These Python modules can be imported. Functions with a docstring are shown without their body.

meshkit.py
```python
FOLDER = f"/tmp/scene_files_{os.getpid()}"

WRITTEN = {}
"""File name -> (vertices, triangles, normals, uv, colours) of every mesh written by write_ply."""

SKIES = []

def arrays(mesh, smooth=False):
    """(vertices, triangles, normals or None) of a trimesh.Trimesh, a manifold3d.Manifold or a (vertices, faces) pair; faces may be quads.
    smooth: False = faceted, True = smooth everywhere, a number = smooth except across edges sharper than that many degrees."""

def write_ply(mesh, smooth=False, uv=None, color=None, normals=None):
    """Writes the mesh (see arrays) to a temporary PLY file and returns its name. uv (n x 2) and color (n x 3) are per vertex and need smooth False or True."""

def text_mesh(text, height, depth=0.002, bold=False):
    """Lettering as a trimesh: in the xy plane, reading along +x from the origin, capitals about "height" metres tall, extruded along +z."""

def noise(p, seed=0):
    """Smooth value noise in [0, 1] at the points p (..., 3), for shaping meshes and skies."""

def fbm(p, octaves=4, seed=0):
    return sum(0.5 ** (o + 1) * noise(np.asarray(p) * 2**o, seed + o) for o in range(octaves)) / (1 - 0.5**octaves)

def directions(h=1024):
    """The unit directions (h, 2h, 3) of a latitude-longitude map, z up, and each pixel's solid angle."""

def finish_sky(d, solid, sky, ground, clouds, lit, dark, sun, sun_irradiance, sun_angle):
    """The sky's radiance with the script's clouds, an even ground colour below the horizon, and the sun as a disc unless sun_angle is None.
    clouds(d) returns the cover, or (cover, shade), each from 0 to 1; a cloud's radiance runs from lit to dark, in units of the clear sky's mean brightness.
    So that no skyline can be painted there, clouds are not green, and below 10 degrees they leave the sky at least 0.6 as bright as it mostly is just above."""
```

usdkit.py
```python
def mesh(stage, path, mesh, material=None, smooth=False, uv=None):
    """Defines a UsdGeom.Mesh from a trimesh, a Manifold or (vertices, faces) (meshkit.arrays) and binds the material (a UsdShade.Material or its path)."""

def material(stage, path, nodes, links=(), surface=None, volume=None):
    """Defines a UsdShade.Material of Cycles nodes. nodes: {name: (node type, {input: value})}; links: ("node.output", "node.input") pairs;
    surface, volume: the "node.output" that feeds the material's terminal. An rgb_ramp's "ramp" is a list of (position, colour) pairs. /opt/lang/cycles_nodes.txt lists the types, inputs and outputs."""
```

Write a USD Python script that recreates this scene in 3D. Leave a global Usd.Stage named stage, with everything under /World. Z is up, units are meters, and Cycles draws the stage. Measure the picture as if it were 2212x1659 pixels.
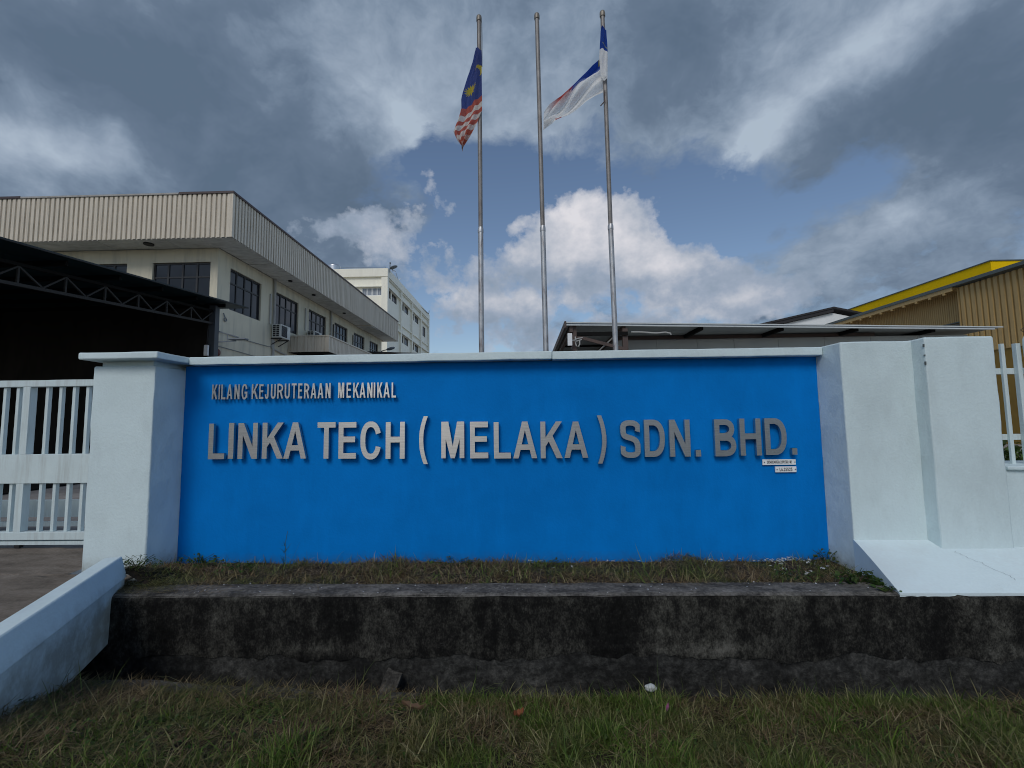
import math, random, numpy as np, trimesh, usdkit, meshkit
import shapely
from shapely.geometry import Polygon, LineString, Point, box as sbox
from shapely.ops import unary_union
from pxr import Usd, UsdGeom, UsdLux, UsdShade, Gf, Sdf, Vt

stage = Usd.Stage.CreateInMemory()
UsdGeom.SetStageUpAxis(stage, UsdGeom.Tokens.z)
UsdGeom.SetStageMetersPerUnit(stage, 1.0)
UsdGeom.Xform.Define(stage, '/World')
UsdGeom.Scope.Define(stage, '/World/Looks')
PI = math.pi

# ---------------------------------------------------------------- camera
EYE = 1.6
FOCAL, PITCH, ROLL, YAW = 980.0 / 2212, 0.0816855, 0.0124765, 0.0262612
EXPOSURE = 0.0
def camera_axes():
    cy, sy = math.cos(YAW), math.sin(YAW)
    f = np.array([-sy * math.cos(PITCH), cy * math.cos(PITCH), math.sin(PITCH)])
    r = np.array([cy, sy, 0.0]); u = np.cross(r, f)
    return r * math.cos(ROLL) - u * math.sin(ROLL), u * math.cos(ROLL) + r * math.sin(ROLL), f
CR, CU, CF = camera_axes()
cam = UsdGeom.Camera.Define(stage, '/World/camera')
cam.CreateHorizontalApertureAttr(36.0); cam.CreateVerticalApertureAttr(27.0)
cam.CreateFocalLengthAttr(36.0 * FOCAL)
cam.CreateClippingRangeAttr(Gf.Vec2f(0.05, 5000))
cam.CreateExposureAttr(EXPOSURE)
m4 = Gf.Matrix4d(*CR, 0, *CU, 0, *(-CF), 0, 0, 0, EYE, 1)
cam.AddTransformOp().Set(m4)

# ---------------------------------------------------------------- sky and sun
SUN = np.array([-0.30, -0.95, 0.95]); SUN /= np.linalg.norm(SUN)
SKY_STRENGTH, SUN_INTENSITY, SUN_ANGLE = 0.1, 0.33, 25.0
def sky_material():
    n, l = {}, []
    n['tc'] = ('texture_coordinate', {})
    n['sky'] = ('sky_texture', dict(sky_type='single_scattering', sun_disc=False, sun_elevation=math.asin(SUN[2]), sun_rotation=math.atan2(SUN[0], SUN[1]), altitude=50.0, air_density=1.0, aerosol_density=SKY_AEROSOL, ozone_density=1.5))
    D = 'tc.generated'
    n['bg'] = ('background_shader', dict(strength=SKY_STRENGTH))
    # wind-torn edges: the direction is pushed about by two scales of noise
    n['wn'] = ('noise_texture', dict(scale=3.2, detail=5.0, roughness=0.55)); l.append((D, 'wn.vector'))
    n['ws'] = ('vector_math', dict(math_type='subtract', vector2=(0.5, 0.5, 0.5))); l.append(('wn.color', 'ws.vector1'))
    n['wm'] = ('vector_math', dict(math_type='scale', scale=SKY_WARP)); l.append(('ws.vector', 'wm.vector1'))
    n['wd'] = ('vector_math', dict(math_type='add')); l.extend([(D, 'wd.vector1'), ('wm.vector', 'wd.vector2')])
    W = 'wd.vector'
    def blobs(tag, items, start):
        """Sum of soft elliptical cloud masses, each about one direction of the sky."""
        n[tag + 'v'] = ('value', dict(value=start)); acc = tag + 'v.value'
        for i, (az, el, ra, re, rot, amp) in enumerate(items):
            a, e, t = math.radians(az), math.radians(el), math.radians(rot)
            c = np.array([math.sin(a) * math.cos(e), math.cos(a) * math.cos(e), math.sin(e)])
            ea = np.array([math.cos(a), -math.sin(a), 0]); ee = np.cross(ea, c)
            p = (ea * math.cos(t) + ee * math.sin(t)) / math.sin(math.radians(ra)); q = (-ea * math.sin(t) + ee * math.cos(t)) / math.sin(math.radians(re))
            k = f'{tag}{i}'
            n[k + 'p'] = ('vector_math', dict(math_type='dot_product', vector2=tuple(p))); l.append((W, k + 'p.vector1'))
            n[k + 'q'] = ('vector_math', dict(math_type='dot_product', vector2=tuple(q))); l.append((W, k + 'q.vector1'))
            n[k + 'pp'] = ('math', dict(math_type='multiply')); l.extend([(k + 'p.value', k + 'pp.value1'), (k + 'p.value', k + 'pp.value2')])
            n[k + 's'] = ('math', dict(math_type='multiply_add')); l.extend([(k + 'q.value', k + 's.value1'), (k + 'q.value', k + 's.value2'), (k + 'pp.value', k + 's.value3')])
            n[k + 'g'] = ('math', dict(math_type='power', value1=math.exp(-1.0))); l.append((k + 's.value', k + 'g.value2'))
            n[k + 'a'] = ('math', dict(math_type='multiply_add', value2=amp)); l.extend([(k + 'g.value', k + 'a.value1'), (acc, k + 'a.value3')])
            acc = k + 'a.value'
        return acc
    def noise(tag, scale, detail, rough, amp, acc, src=D, stretch=None, kind='fBM', dist=0.0):
        v = src
        if stretch:
            n[tag + 'm'] = ('mapping', dict(scale=stretch)); l.append((src, tag + 'm.vector')); v = tag + 'm.vector'
        n[tag] = ('noise_texture', dict(scale=scale, detail=detail, roughness=rough, distortion=dist)); l.append((v, tag + '.vector'))
        n[tag + 'c'] = ('math', dict(math_type='subtract', value2=0.5)); l.append((tag + '.fac', tag + 'c.value1'))
        n[tag + 'k'] = ('math', dict(math_type='multiply_add', value2=amp)); l.extend([(tag + 'c.value', tag + 'k.value1'), (acc, tag + 'k.value3')])
        return tag + 'k.value'
    def ramp(tag, src, stops):
        n[tag] = ('rgb_ramp', dict(ramp=stops)); l.append((src, tag + '.fac')); return tag + '.color'
    def mix(tag, fac, a, b):
        n[tag] = ('mix_color', {}); l.extend([(fac, tag + '.fac'), (a, tag + '.a'), (b, tag + '.b')]); return tag + '.result'
    # high grey layer
    cov = blobs('hc', HIGH_COVER, 0.42); cov = noise('hn', 4.5, 10.0, 0.62, 1.1, cov, W, (1, 1, 1.5)); cov = noise('hf', 11.0, 7.0, 0.62, 0.36, cov, D, (1, 1, 1.5))
    fac = ramp('hr', cov, [(0.36, (0, 0, 0)), (0.44, (.4,) * 3), (0.55, (1,) * 3)])
    tone = blobs('ht', HIGH_TONE, 0.44); tone = noise('hm', 6.0, 10.0, 0.60, 1.15, tone, W, (1, 1, 1.5)); tone = noise('hx', 18.0, 8.0, 0.62, 0.55, tone, W, (1, 1, 1.3))
    col = ramp('hcol', tone, HIGH_RAMP)
    out = mix('m1', fac, 'sky.color', col)
    # heaped clouds low in the sky
    cum = blobs('cc', LOW_COVER, 0.0); cum = noise('cn', 10.0, 10.0, 0.58, 1.6, cum, D, (1, 1, 1.2)); cum = noise('cf', 28.0, 8.0, 0.6, 0.42, cum, D)
    cfac = ramp('cr', cum, [(0.38, (0, 0, 0)), (0.48, (.55,) * 3), (0.64, (1,) * 3)])
    ct = blobs('ct', LOW_TONE, 0.5); ct = noise('cm', 12.0, 8.0, 0.6, 1.2, ct, D, (1, 1, 1.3)); ct = noise('cx', 40.0, 6.0, 0.6, 0.25, ct, D)
    ccol = ramp('ccol', ct, LOW_RAMP)
    out = mix('m2', cfac, out, ccol)
    l.append((out, 'bg.color'))
    return usdkit.material(stage, '/World/Looks/sky_look', n, l, surface='bg.background')
SKY_AEROSOL, SKY_WARP = 1.0, 0.14
HIGH_RAMP = [(0.0, (1.06, 1.55, 2.28)), (0.28, (1.33, 1.86, 2.66)), (0.5, (2.0, 2.65, 3.58)), (0.75, (3.0, 3.72, 4.72)), (1.0, (4.1, 4.9, 5.9))]
LOW_RAMP = [(0.0, (2.0, 2.7, 3.6)), (0.4, (3.2, 3.8, 4.8)), (0.65, (4.9, 5.2, 5.9)), (1.0, (7.2, 7.1, 7.5))]
# cloud masses: azimuth, elevation, half-widths, tilt (degrees), weight
HIGH_COVER = [(-38.5, 29.8, 21.72, 12.27, 19.8, 0.35), (-7.6, 38.1, 22.9, 8.93, 3.1, 0.22), (8, 42.4, 21.64, 7.24, -7, 0.25), (39.2, 27.8, 13.97, 9.24, 1, 0.3), (31.8, 36.1, 11.33, 7.12, -21.8, 0.2), (0.3, 27.3, 12.18, 3.49, -15.3, -0.55), (-11.8, 34.1, 2, 4.32, 13.9, -0.24), (13.2, 24, 10.25, 3.55, -1.9, -0.5), (37.4, 23.6, 4.88, 2.6, 12.1, -0.33), (24.3, 22.3, 6.45, 3.34, -11.1, -0.42), (-8.2, 16.7, 5.06, 7.74, 1.2, -0.3), (-7, 27.3, 2.68, 8.86, 11.1, -0.28), (40.3, 18.2, 11.15, 2.56, 12.4, 0.12), (30.4, 15.4, 10.71, 3.9, 7.2, 0.16), (41.6, 12.8, 9.44, 3.4, 0.8, 0.06), (-24.3, 15.8, 9.77, 5.19, 5.8, 0.15), (-2.9, 20.1, 6.17, 5.96, -0.2, -0.2), (21, 16.3, 7.38, 3.11, -7.4, -0.2), (4.2, 15.5, 16.6, 3.36, -2.2, -0.1)]
HIGH_TONE = [(32.6, 16.4, 9.85, 3.3, 0, 0.1), (42.3, 13.9, 6.7, 2.93, 2.3, 0.08), (-13.3, 32.2, 2.75, 5.86, 5.7, 0.26), (1.6, 33, 13.12, 1.81, -9.4, 0.16), (-6.9, 37.3, 6.33, 4.13, 2.7, 0.12), (-35.2, 32, 11.54, 5.03, -2.7, -0.27), (-42.5, 33.9, 9.83, 3.05, 25.2, -0.15), (-26.6, 25.8, 9.85, 4.88, -15.9, -0.26), (-19.2, 25.5, 6.86, 2.98, -2.8, -0.22), (-40.5, 31.1, 13.88, 9.17, 22, -0.1), (-47.6, 24.4, 5.15, 1.9, 7, 0.62), (-49.7, 25.7, 3.28, 2.06, 25.1, 0.12), (-43.8, 26.5, 2.26, 1.13, 21.3, 0.2), (-19.4, 37.4, 8.6, 3.97, -17.9, 0.22), (-15.3, 35.5, 3.82, 2.94, 7.5, 0.2), (-11.2, 41, 5.51, 3.75, 5.8, 0.12), (-27.5, 40, 6.47, 1.76, 16.8, 0.12), (6.6, 38.3, 4.31, 4.42, -5.7, 0.18), (0.4, 34.8, 7.04, 2.62, -1.7, 0.14), (16.8, 39.4, 6.84, 4.32, -28.4, -0.2), (21.2, 39.3, 5.11, 3.29, -15.4, -0.2), (12.5, 34.3, 5.32, 2.57, -8.6, -0.05), (32.4, 32.1, 10.86, 1.96, 28.7, 0.45), (26.2, 28.8, 4.25, 2.14, 39.3, 0.32), (41.5, 33.8, 5.15, 2.25, 7.8, 0.25), (21.9, 33.6, 4.81, 2.73, 16, 0.1), (28.6, 29.1, 2.21, 3.7, 28.9, 0.15), (42.3, 27.4, 7.78, 3.32, 2.8, -0.3), (47.3, 28.7, 4.36, 4.2, -29.5, -0.22), (35.2, 25.5, 6.79, 2.19, 11, -0.18), (46.8, 21.9, 4.95, 3.01, 4.4, -0.2), (42, 19.3, 7.42, 1.66, 11.1, 0.2), (30.5, 16.8, 10.21, 3.39, 6.3, 0.06), (43.2, 14.1, 7.41, 2.47, -0.8, -0.1), (-24.4, 18.8, 7.27, 3.04, 7, -0.1)]
LOW_COVER = [(8.6, 24.4, 4.54, 3.82, -4.9, 0.75), (14.3, 22.3, 5.84, 2.99, -25.9, 0.5), (1.3, 19.5, 7.29, 2.73, -1.6, 0.52), (11.3, 19.5, 11.25, 3.71, -9, 0.7), (20, 17.2, 6.02, 2.31, -12.5, 0.55), (24, 15.9, 3.78, 1.78, -8.2, 0.3), (-4.1, 14.2, 6.87, 2.55, -0.1, 0.78), (7.1, 14.8, 12.22, 2.52, -2.9, 0.4), (27.6, 12.4, 4.92, 2.01, -7.6, 0.7), (23.8, 12.9, 8.56, 2.59, -6.8, 0.3), (-16.4, 23.2, 7.35, 3.01, 14.9, 0.55), (-22.4, 22.1, 4.43, 1.99, 7.4, 0.28), (-14.1, 18.1, 5.95, 2.7, 3.3, 0.48), (-11.2, 28.6, 1.46, 2.41, 4, 0.2), (-0.4, 23.8, 2.46, 0.95, 17.9, 0.35), (-4.7, 10.5, 14.74, 2.02, -0.1, 0.3), (17, 9.7, 15.47, 2.2, -4, 0.4), (31.3, 15.3, 8.98, 2.88, -1.2, 0.3)]
LOW_TONE = [(10.3, 22.2, 10.17, 2.84, -12.9, 0.3), (8.6, 25.9, 4.24, 2.25, -5.1, 0.28), (10.1, 16.8, 12.47, 1.53, -4.1, -0.22), (19.5, 18.3, 4.99, 1.13, -7.6, 0.15), (-4.1, 15.4, 5.71, 1.24, -0, 0.22), (27.6, 13.1, 3.57, 1.1, -8, 0.15), (-16.4, 24.2, 4.71, 1.49, 15.1, -0.05), (-22.4, 22.1, 4.92, 2.49, 7.4, -0.2), (-14.6, 18.1, 4.86, 2.16, 3.4, -0.12), (4.1, 10.9, 21.92, 1.72, -1.8, -0.15), (31.3, 15.3, 8.29, 2.85, -10.4, -0.2), (-4.1, 12.8, 6.9, 1.14, -0.1, -0.15)]

dome = UsdLux.DomeLight.Define(stage, '/World/sky')
dome.CreateIntensityAttr(1.0)
UsdShade.MaterialBindingAPI.Apply(dome.GetPrim()).Bind(sky_material())
dome.GetPrim().SetCustomDataByKey('kind', 'structure')
sun = UsdLux.DistantLight.Define(stage, '/World/sun')
sun.CreateIntensityAttr(SUN_INTENSITY); sun.CreateAngleAttr(SUN_ANGLE); sun.CreateNormalizeAttr(True)
sun.CreateColorAttr(Gf.Vec3f(1.0, 0.97, 0.93))
_z = SUN; _x = np.cross([0, 0, 1.0], _z); _x /= np.linalg.norm(_x); _y = np.cross(_z, _x)
sun.AddTransformOp().Set(Gf.Matrix4d(*_x, 0, *_y, 0, *_z, 0, 0, 0, 50, 1))

# ---------------------------------------------------------------- helpers
BASE, USED = {}, set()
def numbered(path):
    if path not in USED:
        USED.add(path); return path
    k = 1
    while f'{path}_{k:03d}' in USED: k += 1
    USED.add(f'{path}_{k:03d}'); return f'{path}_{k:03d}'
def tag(prim, label=None, cat=None, group=None, kind=None):
    for k, v in (('label', label), ('category', cat), ('group', group), ('kind', kind)):
        if v: prim.SetCustomDataByKey(k, v)
    return prim
def thing(name, label, cat, loc, group=None):
    p = numbered('/World/' + name)
    x = UsdGeom.Xform.Define(stage, p); x.AddTranslateOp().Set(Gf.Vec3d(*map(float, loc)))
    BASE[p] = np.array(loc, float)
    tag(x.GetPrim(), label, cat, group)
    return p
def obj(name, mesh, mat, parent='/World', smooth=False, uv=None, **kw):
    """One mesh given in world coordinates, under its thing."""
    v, f, n = meshkit.arrays(mesh)
    root = '/'.join(parent.split('/')[:3])
    v = v - BASE.get(root, np.zeros(3))
    p = numbered(parent + '/' + name)
    m = usdkit.mesh(stage, p, (v, f), mat, smooth=smooth, uv=uv)
    tag(m.GetPrim(), **kw)
    return p
cat = trimesh.util.concatenate
def T(v, f): return trimesh.Trimesh(np.asarray(v, float), np.asarray(f), process=False)
def bx(x0, x1, y0, y1, z0, z1):
    m = trimesh.creation.box([abs(x1 - x0), abs(y1 - y0), abs(z1 - z0)])
    m.apply_translation([(x0 + x1) / 2, (y0 + y1) / 2, (z0 + z1) / 2]); return m
def rbox(x0, x1, y0, y1, z0, z1, r=0.008, res=0.09, amp=0.0025, seed=0):
    """Hand-plastered block: rounded edges, finely divided, a little uneven."""
    import manifold3d as mf
    s = mf.Manifold.sphere(r, 8)
    m = mf.Manifold.batch_hull([s.translate([x, y, z]) for x in (x0 + r, x1 - r) for y in (y0 + r, y1 - r) for z in (z0 + r, z1 - r)]).refine_to_length(res)
    g = m.to_mesh(); v = np.array(g.vert_properties[:, :3], float)
    if amp:
        for k in range(3): v[:, k] += amp * 2 * (meshkit.fbm(v * 3.1 + 7.7 * k, 3, seed + k) - 0.5) + amp * 0.7 * (meshkit.noise(v * 17 + k, seed + 9 + k) - 0.5)
    return T(v, np.array(g.tri_verts))
def bar(a, b, w, h=None, up=(0, 0, 1)):
    """A rectangular bar from a to b, w wide and h high."""
    h = h or w; a, b = np.array(a, float), np.array(b, float); d = b - a; L = np.linalg.norm(d); d /= L
    s = np.cross(d, up)
    if np.linalg.norm(s) < 1e-6: s = np.cross(d, (1, 0, 0))
    s /= np.linalg.norm(s); t = np.cross(s, d)
    m = trimesh.creation.box([w, h, L]); M = np.eye(4); M[:3, 0], M[:3, 1], M[:3, 2], M[:3, 3] = s, t, d, (a + b) / 2
    m.apply_transform(M); return m
def tube(pts, r, n=10, caps=True):
    p = np.asarray(pts, float); r = np.broadcast_to(r, (len(p),)); t = np.gradient(p, axis=0); t /= np.linalg.norm(t, axis=1, keepdims=True)
    ref = np.array([0, 0, 1.0]) if abs(t[0][2]) < 0.9 else np.array([1.0, 0, 0])
    a = np.cross(t, ref); a /= np.linalg.norm(a, axis=1, keepdims=True); b = np.cross(t, a); ang = np.arange(n) * 2 * PI / n
    v = (p[:, None] + r[:, None, None] * (np.cos(ang)[None, :, None] * a[:, None] + np.sin(ang)[None, :, None] * b[:, None])).reshape(-1, 3)
    f = []
    for i in range(len(p) - 1):
        for j in range(n):
            q = (i * n + j, i * n + (j + 1) % n, (i + 1) * n + (j + 1) % n, (i + 1) * n + j); f += [(q[0], q[1], q[2]), (q[0], q[2], q[3])]
    if caps:
        v = np.vstack([v, p[:1], p[-1:]]); c = len(v) - 2; e = (len(p) - 1) * n
        for j in range(n): f += [(c, (j + 1) % n, j), (c + 1, e + j, e + (j + 1) % n)]
    m = T(v, f); m.fix_normals(); return m
def grid(us, ws, fn):
    """Sheet over us x ws; fn(U, W) gives the points."""
    U, Wd = np.meshgrid(us, ws, indexing='ij'); P = np.stack(fn(U, Wd), -1).reshape(-1, 3); nu, nw = len(us), len(ws)
    i, j = np.meshgrid(np.arange(nu - 1), np.arange(nw - 1), indexing='ij'); a = (i * nw + j).ravel()
    return T(P, np.vstack([np.stack([a, a + nw, a + nw + 1], 1), np.stack([a, a + nw + 1, a + 1], 1)]))
def prism(poly, axis, a0, a1):
    """Polygon [(p, q)] swept along an axis: x -> (y, z), y -> (x, z), z -> (x, y)."""
    m = trimesh.creation.extrude_polygon(Polygon(poly), abs(a1 - a0)); v = m.vertices.copy(); lo = min(a0, a1)
    out = {'x': lambda: np.stack([v[:, 2] + lo, v[:, 0], v[:, 1]], 1), 'y': lambda: np.stack([v[:, 0], v[:, 2] + lo, v[:, 1]], 1), 'z': lambda: np.stack([v[:, 0], v[:, 1], v[:, 2] + lo], 1)}[axis]()
    m = T(out, m.faces); m.fix_normals(); return m
def corrugated(u0, u1, z0, z1, pitch, groove, depth, place, thick=0.004, ztop=None):
    """Ribbed sheet with a thickness; place(u, d, z) -> x, y, z, d growing away from the viewer."""
    prof, u = [], u0; s = min(0.012, groove * 0.2)
    while u < u1 - 1e-6:
        e = min(u + pitch, u1); g = min(groove, (e - u) * 0.5)
        prof += [(u, 0), (e - g, 0), (e - g + s, depth), (e - s, depth)]; u = e
    prof.append((u1, 0)); prof = np.array(prof); n = len(prof)
    zt = (lambda q: np.full(len(q), z1)) if ztop is None else ztop
    rows = []
    for d0 in (0, thick): rows += [np.stack(place(prof[:, 0], prof[:, 1] + d0, np.full(n, z0)), 1), np.stack(place(prof[:, 0], prof[:, 1] + d0, zt(prof[:, 0])), 1)]
    f = []
    for i in range(n - 1):
        for a, b in ((0, 1), (3, 2), (1, 3), (2, 0)): f += [(a * n + i, a * n + i + 1, b * n + i + 1), (a * n + i, b * n + i + 1, b * n + i)]
    m = T(np.vstack(rows), f); return m

# ---------------------------------------------------------------- materials
def M(name, nodes, links, surface='p.BSDF', **k): return usdkit.material(stage, '/World/Looks/' + name, nodes, links, surface=surface, **k)
def surf(name, col, rough=0.6, var=0.12, scale=3.0, streak=None, dirt=None, dirt_amt=0.0, bump=0.0, bscale=60.0, metal=0.0, spec=0.5, grain=0.06, splash=None):
    """Painted, plastered or metal surface with blotches, vertical streaks, fine grain and relief."""
    c = np.array(col, float); n = {'g': ('geometry', {}), 'p': ('principled_bsdf', dict(roughness=rough, metallic=metal, specular_ior_level=spec))}; l = []
    n['n1'] = ('noise_texture', dict(scale=scale, detail=6.0, roughness=0.6)); l.append(('g.position', 'n1.vector'))
    n['r1'] = ('rgb_ramp', dict(ramp=[(0.25, tuple(c * (1 - var))), (0.75, tuple(np.minimum(c * (1 + var), 0.95)))])); l.append(('n1.fac', 'r1.fac')); out = 'r1.color'
    n['n2'] = ('noise_texture', dict(scale=bscale, detail=4.0, roughness=0.65)); l.append(('g.position', 'n2.vector'))
    n['r2'] = ('rgb_ramp', dict(ramp=[(0.3, (1 - grain,) * 3), (0.7, (1.0,) * 3)])); l.append(('n2.fac', 'r2.fac'))
    n['x2'] = ('mix_color', dict(blend_type='multiply', fac=1.0)); l.extend([(out, 'x2.a'), ('r2.color', 'x2.b')]); out = 'x2.result'
    if dirt is not None:
        n['mp'] = ('mapping', dict(scale=streak or (1, 1, 1))); l.append(('g.position', 'mp.vector'))
        n['n3'] = ('noise_texture', dict(scale=2.2, detail=8.0, roughness=0.68)); l.append(('mp.vector', 'n3.vector'))
        n['r3'] = ('rgb_ramp', dict(ramp=[(0.48, (0, 0, 0)), (0.72, (dirt_amt,) * 3)])); l.append(('n3.fac', 'r3.fac'))
        n['dc'] = ('color', dict(value=tuple(dirt)))
        n['x3'] = ('mix_color', {}); l.extend([('r3.color', 'x3.fac'), (out, 'x3.a'), ('dc.color', 'x3.b')]); out = 'x3.result'
    if splash:
        z0, z1, sc, amt = splash                                   # mud thrown up along the foot of the wall
        n['sz'] = ('separate_xyz', {}); n['sm'] = ('map_range', dict(from_min=z0, from_max=z1, to_min=1.0, to_max=0.0, clamp=True)); n['sn'] = ('noise_texture', dict(scale=9.0, detail=7.0, roughness=.7)); n['sk'] = ('math', dict(math_type='multiply'))
        n['sr'] = ('rgb_ramp', dict(ramp=[(.18, (0, 0, 0)), (.55, (amt,) * 3)])); n['sc'] = ('color', dict(value=tuple(sc))); n['sx'] = ('mix_color', {})
        l.extend([('g.position', 'sz.vector'), ('sz.z', 'sm.value'), ('g.position', 'sn.vector'), ('sm.result', 'sk.value1'), ('sn.fac', 'sk.value2'), ('sk.value', 'sr.fac'), ('sr.color', 'sx.fac'), (out, 'sx.a'), ('sc.color', 'sx.b')]); out = 'sx.result'
    l.append((out, 'p.base_color'))
    if bump:
        n['b'] = ('bump', dict(strength=0.6, distance=bump)); l.extend([('n2.fac', 'b.height'), ('b.normal', 'p.normal')])
    return M(name, n, l)
def weathered(name, stops, scale, stretch, rough=0.9, bump=0.01, fine=45.0, mottle=0.5):
    """Concrete black with algae: a colour ramp over stretched noise with finer mottling."""
    n = {'g': ('geometry', {}), 'p': ('principled_bsdf', dict(roughness=rough, specular_ior_level=0.3)), 'mp': ('mapping', dict(scale=stretch)),
         'a': ('noise_texture', dict(scale=scale, detail=9.0, roughness=0.66, distortion=0.3)), 'c': ('noise_texture', dict(scale=fine, detail=5.0, roughness=0.7)),
         'k': ('math', dict(math_type='subtract', value2=0.5)), 's': ('math', dict(math_type='multiply_add', value2=mottle)), 'r': ('rgb_ramp', dict(ramp=stops)), 'b': ('bump', dict(strength=0.8, distance=bump))}
    l = [('g.position', 'mp.vector'), ('mp.vector', 'a.vector'), ('g.position', 'c.vector'), ('c.fac', 'k.value1'), ('k.value', 's.value1'), ('a.fac', 's.value3'), ('s.value', 'r.fac'), ('r.color', 'p.base_color'), ('c.fac', 'b.height'), ('b.normal', 'p.normal')]
    return M(name, n, l)
WHITE = surf('white_masonry_paint', (.60, .715, .735), .62, .05, 1.6, (1.2, 1.2, .5), (.40, .47, .48), .42, .004, 55, grain=.06, splash=(.38, .66, (.20, .20, .165), .75))
SLOPE = surf('white_plinth_paint', (.63, .745, .775), .6, .05, 2.0, (1, 1, 1), (.5, .5, .48), .30, .003, 60)
BLUE = surf('blue_masonry_paint', (.0012, .175, .56), .75, .13, 1.3, (1.5, 1.5, .35), (.0015, .215, .68), .5, .003, 48, spec=.06, grain=.06, splash=(.36, .56, (.03, .075, .15), .6))
STEEL_N = {'g': ('geometry', {}), 'mp': ('mapping', dict(scale=(2.0, 2.0, 160.0))), 'a': ('noise_texture', dict(scale=4.0, detail=4.0)), 'r': ('rgb_ramp', dict(ramp=[(.3, (.40, .40, .39)), (.7, (.53, .525, .51))])), 'q': ('map_range', dict(to_min=.27, to_max=.40)), 't': ('combine_xyz', dict(x=0.0, y=0.0, z=1.0)), 'p': ('principled_bsdf', dict(metallic=.95, anisotropic=.85))}
STEEL = M('brushed_steel', STEEL_N, [('g.position', 'mp.vector'), ('mp.vector', 'a.vector'), ('a.fac', 'r.fac'), ('r.color', 'p.base_color'), ('a.fac', 'q.value'), ('q.result', 'p.roughness'), ('t.vector', 'p.tangent')])
GATE = surf('white_gate_enamel', (.58, .68, .69), .45, .06, 4.0, (9, 9, .7), (.36, .38, .36), .55, .001, 90)
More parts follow.
